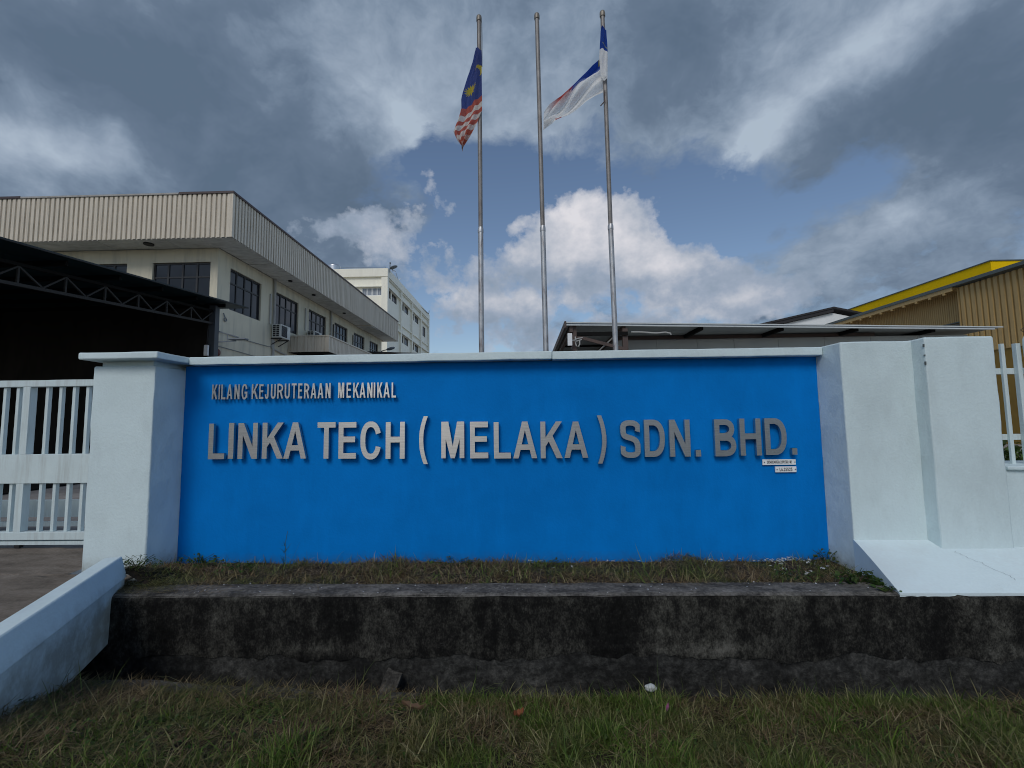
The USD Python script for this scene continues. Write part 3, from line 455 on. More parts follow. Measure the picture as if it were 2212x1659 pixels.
for rows, y, dep, t0, k0, lab in ((SMALL, 3.957, .024, .0125, .0175, 'upper line of small raised steel capitals on the blue wall'), (BIG, 3.950, .032, .0425, .049, 'long line of large raised brushed steel capitals across the blue wall')):
    th = thing('sign_lettering', lab, 'lettering', (rows[0][1], 3.97, rows[0][3]), None)
    for i, (c, x0, x1, z0, z1) in enumerate(rows):
        w, h = x1 - x0, z1 - z0
        obj('full_stop' if c == '.' else 'bracket' if c in '()' else 'letter', stand_up(glyph(c, w, h, t0, k0), x0, z0, y, dep), STEEL, th)
def plate(corners, text, label):
    (x0, z1), (x1, z0) = corners
    p = thing('number_plate', label, 'plate', (x0, 3.99, z0))
    obj('backing', rbox(x0, x1, 3.984, 3.994, z0, z1, .002, .2, 0), PLATE, p)
    tm = meshkit.text_mesh(text, .03, .0015, bold=True); v = tm.vertices; b = tm.bounds; gap = .036
    sx = (x1 - x0 - 2 * gap) / (b[1][0] - b[0][0]); sz = (z1 - z0) * .60 / (b[1][1] - b[0][1])
    m = T(np.stack([x0 + gap + (v[:, 0] - b[0][0]) * sx, 3.9838 - v[:, 2], z0 + (z1 - z0) * .2 + (v[:, 1] - b[0][1]) * sz], 1), tm.faces); m.fix_normals()
    obj('lettering', m, INK, p)
    for xx in (x0 + .014, x1 - .010):
        s = trimesh.creation.cylinder(.0048, .004, sections=10); s.apply_transform(trimesh.transformations.rotation_matrix(PI / 2, [1, 0, 0])); s.apply_translation([xx, 3.9825, (z0 + z1) / 2]); obj('screw', s, POST, p)
plate(((2.034, 1.246), (2.315, 1.198)), '202401045536 (1591382-W)', 'small white plate with a long black number under the lettering, upper of two')
plate(((2.138, 1.185), (2.316, 1.136)), 'L4.15523', 'shorter white plate with a short black number, lower of two')

# ================================================================ gate and barrier at left
gt = thing('sliding_gate', 'white steel sliding gate of upright bars with a solid middle panel, beside the pillar', 'gate', (-5.2, 4.4, .45))
X0, X1 = -9.0, -3.75
obj('top_rail', rbox(X0, X1, 4.37, 4.44, 2.0, 2.066, .004, .4, .001, 1), GATE, gt)
obj('middle_panel', rbox(X0, X1, 4.372, 4.43, 1.050, 1.333, .004, .2, .0015, 2), GATE, gt)
obj('bottom_rail', rbox(X0, X1, 4.37, 4.44, .510, .586, .004, .4, .001, 3), GATE, gt)
obj('runner', bx(X0, X1, 4.38, 4.43, .462, .496), GATE, gt)
for k in range(-6, 1):
    xp = -4.982 + .71 * (k + 0)
    for z0, z1 in ((.587, 1.049), (1.334, 1.999)): obj('post', bx(xp, xp + .072, 4.372, 4.442, z0, z1), GATE, gt)
    obj('wheel_block', bx(xp + .01, xp + .06, 4.385, 4.425, .43, .461), BLACK, gt)
    for j in range(4):
        xb = xp + .214 + .1375 * j
        if j == 3 and k < 0: xb -= .004
        if xb + .034 < xp + .71 or k == 0:
            for z0, z1 in ((.587, 1.049), (1.334, 1.999)): obj('bar', bx(xb, xb + .030, 4.39, 4.425, z0, z1), GATE, gt)
lb = thing('low_barrier', 'low white barrier of two level boards standing just behind the gate', 'barrier', (-6, 5, .42))
obj('board', rbox(-9.5, -4.4, 4.98, 5.02, .606, .792, .004, .5, .001, 5), GATE, lb)
obj('board', rbox(-9.5, -4.4, 4.98, 5.02, .503, .556, .004, .5, .001, 6), GATE, lb)
for xp in (-9.4, -7.8, -6.2, -4.5): obj('post', bx(xp, xp + .05, 5.021, 5.07, .415, .80), GATE, lb)
# ================================================================ fence at right
fe = thing('steel_fence', 'white steel bar fence on the low wall at the right end of the piers', 'fence', (3.86, 3.75, 1.21))
obj('rail', bx(3.65, 7.2, 3.765, 3.80, 1.931, 1.979), GATE, fe); obj('rail', bx(3.65, 7.2, 3.765, 3.80, 1.401, 1.447), GATE, fe)
for k, x in enumerate([3.730, 3.862, 3.985] + [4.115 + .13 * i for i in range(22)]):
    if k == 2: obj('post', bx(x - .014, x + .022, 3.732, 3.764, 1.213, 2.176), GATE, fe)
    else: obj('bar', bx(x + .004, x + .032, 3.746, 3.764, 1.213, 2.176), GATE, fe)
st = thing('bent_pipe', 'short white pipe with a bent top fixed to the fence end', 'pipe', (4.02, 3.70, 1.94))
obj('tube', tube([(4.018, 3.70, 1.945), (4.012, 3.70, 2.14), (4.014, 3.70, 2.20), (4.035, 3.70, 2.235), (4.075, 3.70, 2.262), (4.13, 3.70, 2.29)], .0165, 12), GATE, st, smooth=40)
obj('wire', tube([(4.03, 3.70, 2.25), (3.985, 3.69, 2.268), (3.975, 3.69, 2.276), (4.02, 3.70, 2.30), (4.10, 3.71, 2.335), (4.2, 3.72, 2.36)], .0022, 5), BLACK, st)

# ================================================================ soil bed and background buildings
def bed_pos(U, Wd):
    p = np.stack([U, Wd, 0 * U], -1); return U, Wd, .425 - .03 * (Wd - 3.37) / .63 + .115 * np.exp(-((U + 2.95) / .13) ** 2 - ((Wd - 3.40) / .17) ** 2) + .045 * np.exp(-((U + 3.0) / .2) ** 2 - ((Wd - 3.66) / .2) ** 2) + .03 * (meshkit.fbm(p * 5, 3, 110) - .5)
obj('planting_bed', grid(np.arange(-3.1, 2.60, .04), np.linspace(3.33, 4.015, 18), bed_pos), SOIL, smooth=True, kind='structure')

# ---------------------------------------------------------------- factory at left
FX, WX, FY, WY, YE = -10.06, -11.155, 15.0, 15.94, 35.05
ZB, ZT = 8.095, 9.665
fa = thing('factory_building', 'two storey cream factory with a deep ribbed beige fascia under a flat roofline', 'factory', (-11.2, 15.9, .4))
import manifold3d as mf
def mbox(x0, x1, y0, y1, z0, z1): return mf.Manifold.cube([x1 - x0, y1 - y0, z1 - z0]).translate([x0, y0, z0])
shell = mbox(-32, WX, WY, YE, .42, ZB - .012)
WIN = [(16.65, 18.70), (19.85, 21.90), (23.00, 25.05), (26.20, 28.17), (29.25, 31.23), (32.31, 34.19)]
FWIN = [(-13.61, -11.435), (-16.75, -14.575), (-19.9, -17.7)]
WZ0, WZ1 = 5.965, 7.575
for y0, y1 in WIN: shell -= mbox(WX - .16, WX + .1, y0, y1, WZ0, WZ1)
for x0, x1 in FWIN: shell -= mbox(x0, x1, WY - .1, WY + .16, WZ0, WZ1)
obj('wall', shell, CREAM, fa)
def window(parent, a0, a1, z0, z1, side, at, cols=4, split=.335, fw=.055, frame=FRAME, pane=PANE, rows=2):
    """Framed window in a pocket; side 'x': in a wall facing +x at x = at, 'y': facing -y at y = at. Frame with panes as its pieces."""
    def b(u0, u1, za, zb, d0, d1): return bx(at - d1, at - d0, u0, u1, za, zb) if side == 'x' else bx(u0, u1, at + d0, at + d1, za, zb)
    us = np.linspace(a0, a1, cols + 1); zs = [z0, z1] if rows == 1 else [z0, z1 - (z1 - z0) * split, z1]
    ms = [b(a0, a1, z0, z0 + fw, .07, .14), b(a0, a1, z1 - fw, z1, .07, .14)] + [b(a0, a0 + fw, z0 + fw, z1 - fw, .07, .14), b(a1 - fw, a1, z0 + fw, z1 - fw, .07, .14)]
    ms += [b(u - fw * .6, u + fw * .6, z0 + fw, z1 - fw, .072, .138) for u in us[1:-1]]
    for zz in zs[1:-1]:
        for i in range(cols): ms.append(b(us[i] + fw * .61, us[i + 1] - fw * .61, zz - fw * .5, zz + fw * .5, .074, .136))
    w = obj('window_frame', cat(ms), frame, parent)
    for i in range(cols):
        for j in range(len(zs) - 1):
            obj('pane', b(us[i] + .01, us[i + 1] - .01, zs[j] + .01, zs[j + 1] - .01, .100, .110), pane, w)
for y0, y1 in WIN: window(fa, y0, y1, WZ0, WZ1, 'x', WX)
for x0, x1 in FWIN: window(fa, x0, x1, WZ0, WZ1, 'y', WY)
PF = lambda u, d, z: (u, FY + d, z)
PS = lambda u, d, z: (FX - d, u, z)
x = FX - .02
while x > -27:
    obj('fascia_sheet', corrugated(x - .88, x, ZB, ZT, .176, .070, .055, PF), FASCIA, fa); x -= .88
y = FY + .02
while y < 35.7:
    obj('fascia_sheet', corrugated(y, min(y + 1.056, 35.8), ZB, ZT, .176, .070, .055, PS), FASCIA, fa); y += 1.056
obj('corner_trim', cat([bx(FX - .10, FX + .006, FY - .008, FY - .002, ZB, ZT), bx(FX + .002, FX + .008, FY - .002, FY + .10, ZB, ZT)]), FASCIA, fa)
obj('roof_trim', bx(-21.5, -17.72, FY - .03, FY + .12, ZT + .003, ZT + .085), TRIMDARK, fa)
obj('roof_trim', bx(-17.7, -12.0, FY - .03, FY + .12, ZT + .003, ZT + .06), TRIMPALE, fa, label='faded grey length of roof trim')
obj('roof_trim', bx(-11.98, FX + .03, FY - .03, FY + .12, ZT + .003, ZT + .08), TRIMDARK, fa)
obj('roof_trim', bx(FX - .12, FX + .03, FY + .13, 35.82, ZT + .003, ZT + .08), TRIMDARK, fa)
obj('roof', bx(-27, FX - .15, FY + .15, 35.7, ZT - .25, ZT - .15), TRIMPALE, fa)
obj('end_sheet', bx(WX - 4, FX, 35.80, 35.83, ZB, ZT), FASCIA, fa)
rs = random.Random(5)
y = WY
while y < 35.6:
    dz = rs.uniform(-.006, .006) - (.05 if 29.5 < y < 30.8 else 0)
    obj('soffit_board', bx(WX + .005, FX - .045, y + .012, y + .286, ZB + .004 + dz, ZB + .02 + dz), SOFFIT, fa); y += .302
for k in range(14):
    xx = FX - .045 - 1.22 * k; dz = rs.uniform(-.004, .004)
    obj('soffit_panel', bx(xx - 1.20, xx, FY + .05, WY - .006, ZB + .003 + dz, ZB + .018 + dz), SOFFIT, fa)
for (sx, sy, r) in ((-13.35, 15.42, .16), (-10.55, 19.9, .09), (-10.55, 22.2, .09), (-10.55, 26.1, .09)):
    c = trimesh.creation.cylinder(r, .05, sections=16); c.apply_translation([sx, sy, ZB - .02]); obj('soffit_lamp', c, BLACK, fa)
obj('downpipe', tube([(WX + .07, 19.62, .5), (WX + .07, 19.62, 8.07)], .055, 10), PIPE, fa, smooth=40)
obj('downpipe', tube([(WX + .07, 25.56, .5), (WX + .07, 25.56, 8.07)], .055, 10), PIPE, fa, smooth=40)
obj('trunking', bx(WX + .004, WX + .06, 19.33, 19.41, 5.99, 7.33), PIPE, fa); obj('trunking', bx(WX + .004, WX + .06, 22.54, 22.63, 6.36, 7.50), PIPE, fa)
obj('trunking', bx(WX + .004, WX + .05, 25.95, 26.02, 6.5, 7.40), BLACK, fa); obj('trunking', bx(WX + .004, WX + .05, 29.00, 29.07, 6.5, 7.35), BLACK, fa)
obj('condensate_pipe', tube([(WX + .05, 19.55, 5.35), (WX + .05, 19.55, 4.95), (WX + .05, 20.3, 4.86), (WX + .05, 20.75, 4.82), (WX + .06, 20.86, 4.6), (WX + .06, 21.2, 4.35)], .035, 8), PIPE, fa, smooth=40)
cb = [(WX + .03, 15.95, 5.02), (WX + .03, 17.0, 4.98), (WX + .03, 18.2, 4.97), (WX + .03, 19.3, 4.98), (WX + .03, 19.62, 5.06)]
obj('wall_cable', tube(cb, .013, 6), POST, fa, smooth=40)
obj('wall_cable', tube([(WX + .03, 16.0, 4.46), (WX + .03, 17.2, 4.44), (WX + .03, 19.2, 4.38)], .012, 6), POST, fa, smooth=40)
# ribbed balcony
PB = lambda u, d, z: (u, 20.93 + d, z)
BXR = -9.17
PBS = lambda u, d, z: (BXR - d, u, z)
xs_ = np.arange(WX + .01, BXR - .1, .66)
for a in xs_: obj('balcony_sheet', corrugated(a, min(a + .66, BXR - .02), 4.975, 5.70, .165, .05, .03, PB), FASCIA, fa)
for a in np.arange(20.95, 26.6, .99): obj('balcony_sheet', corrugated(a, min(a + .99, 26.9), 4.975, 5.70, .165, .05, .03, PBS), FASCIA, fa)
obj('balcony_corner', cat([bx(BXR - .10, BXR + .012, 20.915, 20.927, 4.97, 5.70), bx(BXR + .003, BXR + .012, 20.928, 21.04, 4.97, 5.70)]), FASCIA, fa)
obj('balcony_cap', cat([bx(WX + .01, BXR + .03, 20.90, 21.0, 5.705, 5.765), bx(BXR - .08, BXR + .03, 21.003, 26.95, 5.705, 5.765)]), FASCIA, fa)
obj('balcony_floor', bx(WX + .01, BXR - .06, 20.99, 26.9, 4.98, 5.10), SHEDWALL, fa)

def aircon(yc, z0, label):
    x0, x1 = WX + .10, WX + .50; y0, y1, z1 = yc, yc + .82, z0 + .60
    t = thing('air_conditioner', label, 'air conditioner', (x0, y0, z0), 'air conditioner units on the cream factory wall')
    obj('casing', rbox(x0, x1, y0, y1, z0, z1, .015, .3, 0), ACWHITE, t, smooth=30)
    g = []
    for i in range(2):
        for j in range(6): g.append(bx(x0 + .05 + i * .15, x0 + .17 + i * .15, y0 - .008, y0 + .004, z0 + .05 + j * .088, z0 + .118 + j * .088))
    obj('side_louvre', cat(g), BLACK, t)
    obj('fan_grille', bx(x1 - .004, x1 + .008, y0 + .06, y0 + .53, z0 + .06, z1 - .06), BLACK, t)
    rings = [trimesh.creation.torus(r, .006, 24, 6) for r in (.08, .15, .21)]
    for m in rings: m.apply_transform(trimesh.transformations.rotation_matrix(PI / 2, [0, 1, 0])); m.apply_translation([x1 + .012, y0 + .295, z0 + .30])
    obj('fan_guard', cat(rings), POST, t, smooth=True)
    obj('bracket', cat([bx(WX + .004, x1, y + .0, y + .04, z0 - .05, z0 - .008) for y in (y0 + .1, y1 - .14)] + [bar((WX + .02, y + .02, z0 - .30), (x1 - .05, y + .02, z0 - .05), .03) for y in (y0 + .1, y1 - .14)]), BLACK, t)
aircon(19.42, 5.40, 'whole white air conditioner unit on the cream wall left of the ribbed balcony')
aircon(22.62, 5.745, 'air conditioner unit half hidden behind the ribbed balcony')
wl = thing('wall_lamp', 'dark lamp on a triangular arm fixed to the cream factory corner', 'lamp', (WX, 16.1, 4.6))
obj('arm', cat([bar((WX, 16.1, 4.62), (WX + .55, 16.3, 4.68), .035), bar((WX, 16.1, 5.0), (WX + .62, 16.32, 4.83), .03), bar((WX + .30, 16.2, 4.66), (WX + .28, 16.2, 4.90), .02)]), POST, wl)
obj('lamp_head', rbox(WX + .30, WX + .95, 16.2, 16.42, 4.715, 4.775, .02, .3, 0), POST, wl, smooth=30)
rb = thing('alarm_bell', 'round dark red alarm bell low on the factory corner', 'bell', (WX + .1, 16.0, 4.25))
cc = trimesh.creation.uv_sphere(1.0, count=[10, 20]); cc.apply_scale([.06, .13, .13]); cc.apply_translation([WX + .06, 16.04, 4.22]); obj('dome', cc, RED, rb, smooth=True)
hk = thing('wall_hook', 'small dark cable hook on the cream wall below the corner window', 'hook', (WX, 16.4, 5.7))
to = trimesh.creation.torus(.065, .018, 16, 8); to.apply_transform(trimesh.transformations.rotation_matrix(PI / 2, [0, 1, 0])); to.apply_translation([WX + .03, 16.42, 5.52]); obj('ring', to, POST, hk, smooth=True)
obj('shank', tube([(WX + .03, 16.40, 5.59), (WX + .03, 16.30, 5.74)], .02, 6), POST, hk)

# ---------------------------------------------------------------- dark canopy shed in front of the factory
CX = -8.90
zr = lambda y: 4.247 + .0778 * y
sh = thing('truss_canopy', 'wide dark open canopy shed with a lattice truss along its edge', 'canopy', (CX, 14, .4))
def roof_strip(x0, x1, y0, y1, t=.03, dz=0.0): return T([(x, y, zr(y) + dz + h) for x in (x0, x1) for y in (y0, y1) for h in (0, t)], [(0, 1, 3), (0, 3, 2), (4, 6, 7), (4, 7, 5), (0, 4, 5), (0, 5, 1), (2, 3, 7), (2, 7, 6), (0, 2, 6), (0, 6, 4), (1, 5, 7), (1, 7, 3)])
xx = CX
for k in range(24):
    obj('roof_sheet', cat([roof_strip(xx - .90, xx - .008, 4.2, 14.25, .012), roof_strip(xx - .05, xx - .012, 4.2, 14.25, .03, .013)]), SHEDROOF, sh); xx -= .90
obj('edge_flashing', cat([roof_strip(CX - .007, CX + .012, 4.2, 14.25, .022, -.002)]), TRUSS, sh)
TX = CX - .49
zb_ = lambda y: 4.247 - .64 + .0795 * y
zt_ = lambda y: zr(y) - .24
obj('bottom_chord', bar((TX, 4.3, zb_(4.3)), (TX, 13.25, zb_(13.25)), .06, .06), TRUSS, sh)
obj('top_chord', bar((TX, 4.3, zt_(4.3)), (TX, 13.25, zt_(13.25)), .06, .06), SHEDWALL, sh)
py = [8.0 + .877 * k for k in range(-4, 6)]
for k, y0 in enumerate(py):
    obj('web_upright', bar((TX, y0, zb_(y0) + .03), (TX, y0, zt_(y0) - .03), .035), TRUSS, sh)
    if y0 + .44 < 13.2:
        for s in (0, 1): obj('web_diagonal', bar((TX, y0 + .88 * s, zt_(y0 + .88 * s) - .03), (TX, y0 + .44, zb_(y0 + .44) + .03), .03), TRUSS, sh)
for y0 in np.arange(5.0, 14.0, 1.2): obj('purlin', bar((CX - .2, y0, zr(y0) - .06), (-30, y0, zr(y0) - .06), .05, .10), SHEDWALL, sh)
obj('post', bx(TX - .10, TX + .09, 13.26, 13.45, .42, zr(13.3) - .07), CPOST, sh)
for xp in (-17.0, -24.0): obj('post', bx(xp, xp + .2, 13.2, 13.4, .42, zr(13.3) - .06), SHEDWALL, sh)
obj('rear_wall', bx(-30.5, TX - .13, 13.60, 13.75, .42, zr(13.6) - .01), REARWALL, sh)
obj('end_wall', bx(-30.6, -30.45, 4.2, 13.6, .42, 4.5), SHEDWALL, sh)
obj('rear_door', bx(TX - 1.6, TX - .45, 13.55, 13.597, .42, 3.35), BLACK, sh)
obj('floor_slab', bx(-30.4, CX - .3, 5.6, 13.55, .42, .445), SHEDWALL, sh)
sb = thing('switch_box', 'small white switch box on the grey canopy post', 'box', (TX, 13.18, 3.5))
obj('box_body', rbox(TX - .13, TX - .01, 13.13, 13.196, 3.66, 3.98, .008, .2, 0), PLATE, sb); obj('cable', tube([(TX - .07, 13.18, 3.98), (TX - .07, 13.18, 4.45), (TX - .03, 13.18, 4.62)], .014, 6), BLACK, sb)

# ---------------------------------------------------------------- pale block far behind the factory
BX, BY, BE = -14.17, 46.4, 67.5
pb = thing('pale_office_block', 'pale cream flat roofed office block behind the factory, with rows of windows', 'building', (BX, BY, .4))
core = mbox(-40, BX - .25, BY + .2, BE, .4, 17.0)
FLO = [(15.0, 15.86), (11.05, 11.95), (7.1, 8.0), (3.1, 4.0)]
BAY = [(46.9, 51.8), (52.25, 57.05), (57.45, 62.05)]
WPAIR = [((46.95, 48.35), (48.75, 50.65)), ((52.3, 53.7), (54.0, 55.85)), ((57.55, 58.9), (59.25, 61.3))]
for z0, z1 in FLO:
    for pr in WPAIR:
        for a, b in pr: core -= mbox(BX - .45, BX, a, b, z0, z1)
    core -= mbox(BX - .45, BX, 63.95, 65.65, z0 - 1.0 + (0 if z0 < 15 else 0), z1 - .45)
    for x1 in (-14.86, -17.45, -20.05): core -= mbox(x1 - 2.13, x1, BY, BY + .4, z0, z1)
obj('wall', core, CREAM2, pb)
obj('parapet', cat([bx(-40, BX, BY - .05, BY + .25, 17.0, 17.87), bx(BX - .3, BX, BY + .252, BE + .1, 17.0, 17.87)]), CREAM2, pb)
obj('roof_slab', bx(-39.9, BX - .31, BY + .26, BE, 17.0, 17.2), CREAM2, pb)
for yc in (46.4, 51.80, 57.05, 62.05, 67.1): obj('pilaster', bx(BX - .26, BX - .02, yc, yc + (.5 if yc < 47 or yc > 67 else .40), .4, 16.998), CREAM2, pb)
obj('pilaster', bx(BX - .7, BX - .26, BY + .02, BY + .21, .4, 16.998), CREAM2, pb)
for z0, z1 in FLO:
    for a, b in BAY + [(62.45, 67.1)]:
        obj('sun_hood', bx(BX - .26, BX + .02, a, b, z1 + .03, z1 + .17), CREAM2, pb)
        obj('spandrel_beam', bx(BX - .26, BX - .10, a + .02, b - .02, z1 + 1.0, z1 + 1.12), CREAM2, pb)
    obj('sun_hood', bx(-40, BX - .72, BY - .08, BY + .22, z1 + .03, z1 + .12), CREAM2, pb)
    for pr in WPAIR:
        for a, b in pr: window(pb, a, b, z0, z1, 'x', BX - .24, 2 if b - a < 1.6 else 3, fw=.06, rows=1)
    window(pb, 63.95, 65.65, z0 - 1.0, z1 - .45, 'x', BX - .24, 3, fw=.06, rows=1)
    for x1 in (-14.86, -17.45, -20.05): window(pb, x1 - 2.13, x1, z0, z1, 'y', BY + .2, 4, fw=.07, frame=PLATE, pane=PANEW, rows=1)
obj('roof_rail', cat([tube([(-19.6, 46.9, 18.18), (BX - .4, 46.9, 18.18)], .02, 5)] + [tube([(x, 46.9, 17.2), (x, 46.9, 18.18)], .02, 5) for x in (-19.6, -17, BX - .4)]), POST, pb)
obj('roof_pole', tube([(BX - .1, 60.0, 17.6), (BX + .1, 66.4, 17.75), (BX + .1, 66.7, 18.3)], .05, 6), POST, pb)
wtk = thing('water_tank', 'round ribbed stainless water tank on the pale block roof', 'water tank', (-20.5, 47.6, 17.2))
pr = []
for k, z in enumerate(np.linspace(17.25, 18.62, 23)): pr.append((.66 + .02 * (k % 2), z))
pr += [(.60, 18.72), (.30, 18.80), (0, 18.82)]
m = trimesh.creation.revolve(np.array([(0, 17.22)] + pr), sections=28); m.apply_translation([-20.42, 47.6, 0]); obj('tank_body', m, TANK, wtk, smooth=50)
obj('pipework', tube([(-19.75, 47.6, 18.3), (-19.45, 47.6, 18.3), (-19.45, 47.6, 17.2)], .035, 6), POST, wtk)
dm = thing('dish_antenna', 'small dish antenna and mast on the roof corner of the pale block', 'antenna', (-13.9, 46.8, 17.87))
obj('mast', tube([(-14.05, 46.6, 17.5), (-14.0, 46.6, 18.55)], .045, 6), POST, dm)
sp = trimesh.creation.uv_sphere(.10, count=[6, 10]); sp.apply_translation([-14.0, 46.6, 18.5]); obj('ball', sp, POST, dm)
sp = trimesh.creation.uv_sphere(1.0, count=[8, 16]); sp.apply_scale([.45, .40, .10]); sp.apply_transform(trimesh.transformations.rotation_matrix(-.35, [0, 1, 0])); sp.apply_translation([-13.65, 46.6, 18.02]); obj('dish', sp, POST, dm, smooth=True)
obj('arm', cat([bar((-14.0, 46.6, 17.9), (-13.4, 46.6, 17.55), .05), bar((-13.8, 46.6, 18.0), (-13.7, 46.6, 17.55), .05)]), POST, dm)
d2 = thing('roof_aerial', 'thin aerial mast on the side parapet of the pale block', 'antenna', (BX, 50.6, 17.8))
obj('mast', tube([(BX - .1, 50.6, 17.6), (BX - .12, 50.6, 18.0), (BX - .35, 50.6, 18.75)], .035, 6), POST, d2); obj('foot', tube([(BX - .1, 50.6, 17.9), (BX + .1, 50.6, 17.95), (BX + .15, 50.6, 18.12)], .03, 6), PLATE, d2)
# lamp and low dark roof beyond the factory end
ls = thing('yard_lamp', 'grey yard lamp leaning out beyond the far end of the factory', 'lamp', (-10.6, 33.0, .42))
obj('pole', tube([(-10.62, 33.0, .42), (-10.62, 33.0, 6.75)], .05, 8), POST, ls, smooth=40); obj('arm', tube([(-10.62, 33, 6.75), (-10.45, 33, 6.9), (-10.05, 33, 7.0)], .035, 8), POST, ls, smooth=40)
sp = trimesh.creation.uv_sphere(1.0, count=[8, 16]); sp.apply_scale([.34, .16, .11]); sp.apply_transform(trimesh.transformations.rotation_matrix(-.25, [0, 1, 0])); sp.apply_translation([-9.82, 33, 7.06]); obj('lamp_head', sp, POST, ls, smooth=True)
lr = thing('lean_to_roof', 'low dark lean-to roof beyond the far end of the factory', 'roof', (-8.2, 30, .42))
obj('roof_sheet', prism([(-10.9, 6.43), (-6.9, 6.24), (-6.9, 6.14), (-10.9, 6.30)], 'y', 30.0, 33.0), BLACK, lr)
for xq in (-10.6, -7.2): obj('post', bx(xq, xq + .1, 30.3, 30.4, .42, 6.15), SHEDWALL, lr)

# ---------------------------------------------------------------- open shed right of the poles
sd = thing('zinc_roof_shed', 'low open shed with a white edged flat zinc roof on brown steel beams', 'shed', (6, 13, .42))
EY = lambda x: 11.15 + .1305 * (x - 1.07)
def eave(y0, y1, z0, z1, x0=1.075, x1=13.26):
    """Level strip along the slanting eave line; y0, y1 are counted back from that line, unless y1 > 5 (then a fixed depth)."""
    return T([(x, (EY(x) + y) if y < 5 else y, z) for x in (x0, x1) for y in (y0, y1) for z in (z0, z1)], [(0, 1, 3), (0, 3, 2), (4, 6, 7), (4, 7, 5), (0, 4, 5), (0, 5, 1), (2, 3, 7), (2, 7, 6), (0, 2, 6), (0, 6, 4), (1, 5, 7), (1, 7, 3)])
obj('gutter_lip', eave(-.015, .02, 4.012, 4.042), ZINC, sd); obj('gutter_face', eave(.0, .05, 3.986, 4.010, x1=13.1), POST, sd); obj('gutter_base', eave(-.01, .05, 3.955, 3.984, x1=13.0), ZINC, sd)
xx = 1.10
while xx < 12.9:
    obj('roof_sheet', cat([eave(.06, 16.4, 4.000, 4.010, xx, xx + .745), eave(.06, 16.4, 4.011, 4.03, xx, xx + .04)]), UNDER, sd); xx += .75
obj('verge_trim', cat([bx(1.03, 1.073, 11.13, 16.4, 3.90, 4.06)]), BROWN, sd)
obj('verge_trim', bx(1.16, 1.24, 11.22, 16.3, 3.80, 3.985), BROWN, sd)
obj('corner_post', bx(1.22, 1.34, 11.27, 11.37, .42, 3.99), BROWN, sd)
obj('head_beam', bar((1.30, 11.31, 3.76), (2.62, 11.31, 3.755), .06, .09), SHEDWALL, sd)
obj('diagonal_brace', bar((1.28, 11.33, 3.72), (2.62, 11.33, 3.34), .06, .075), BROWN, sd)
obj('conduit', tube([(1.92, 11.6, 3.36), (2.32, 11.6, 3.72)], .018, 8), PIPE, sd, smooth=40)
obj('middle_post', bx(2.50, 2.63, 11.33, 11.43, .42, 3.89), BROWN, sd)
obj('rear_beam', bar((2.70, 13.0, 3.938), (9.95, 13.0, 3.930), .08, .085), BROWN, sd)
for k, xr in enumerate((2.57, 4.63, 6.85, 8.99, 11.27)):
    obj('rafter', bar((xr, EY(xr) + .12, 3.945), (xr, 16.2, 3.945), .08, .10), BROWN if k == 0 else SHEDWALL, sd)
obj('purlin', bar((1.3, 14.4, 3.96), (12.8, 14.4, 3.96), .06, .05), SHEDWALL, sd)
for a, b in ((2.70, 3.85), (3.85, 5.0), (5.0, 6.05), (6.05, 7.3), (7.3, 8.6), (8.6, 9.9), (9.9, 11.2), (11.2, 12.6)): obj('wall_panel', bx(a + .004, b - .004, 13.06, 13.10, .42, 3.885), PANELG, sd)
obj('rear_wall', bx(1.3, 12.9, 16.0, 16.1, .42, 3.9), surf('dark_grey_wall', (.055, .052, .055), .8), sd)
obj('hose', tube([(2.72, 11.35, 3.80), (3.0, 11.4, 3.80), (3.35, 11.4, 3.77), (3.6, 11.42, 3.79), (3.72, 11.42, 3.76), (3.73, 11.42, 3.72)], .018, 8), PIPE, sd, smooth=40)
an = thing('panel_antenna', 'white flat panel antenna on a bent bracket at the shed corner', 'antenna', (1.15, 11.2, 3.4))
obj('panel', rbox(1.09, 1.20, 11.02, 11.08, 3.425, 3.735, .01, .2, 0), PLATE, an, smooth=30)
obj('bracket', cat([tube([(1.30, 11.22, 3.68), (1.30, 11.20, 3.50), (1.32, 11.2, 3.44), (1.37, 11.2, 3.43), (1.40, 11.2, 3.48), (1.40, 11.2, 3.58)], .017, 8), bar((1.17, 11.06, 3.55), (1.31, 11.2, 3.60), .03), bar((1.31, 11.2, 3.62), (1.48, 11.24, 3.66), .022), bar((1.31, 11.2, 3.56), (1.46, 11.24, 3.61), .022)]), PIPE, an, smooth=40)

# ---------------------------------------------------------------- gabled white building
gb = thing('gabled_building', 'white gable end with a dark overhanging roof beyond the zinc shed', 'building', (21.5, 34, .42))
ax, az = 21.9, 9.36; lz = lambda x: az - (ax - x) * .2155; rz = lambda x: az - (x - ax) * .225
obj('gable_wall', prism([(13.5, .42), (31, .42), (31, lz(2 * ax - 31) - .45), (ax, az - .40), (13.5, lz(13.5) - .40)], 'y', 32.25, 32.5), GABLEW, gb)
obj('roof_slope', prism([(12.5, lz(12.5)), (ax, az), (ax, az - .13), (12.5, lz(12.5) - .13)], 'y', 32.0, 48), GABLER, gb)
obj('roof_slope', prism([(ax + .003, az), (32, rz(32)), (32, rz(32) - .13), (ax + .003, az - .13)], 'y', 32.0, 48), GABLER, gb)
obj('barge_board', prism([(12.5, lz(12.5) - .135), (ax, az - .135), (ax, az - .36), (12.5, lz(12.5) - .33)], 'y', 32.05, 32.2), GABLER, gb)

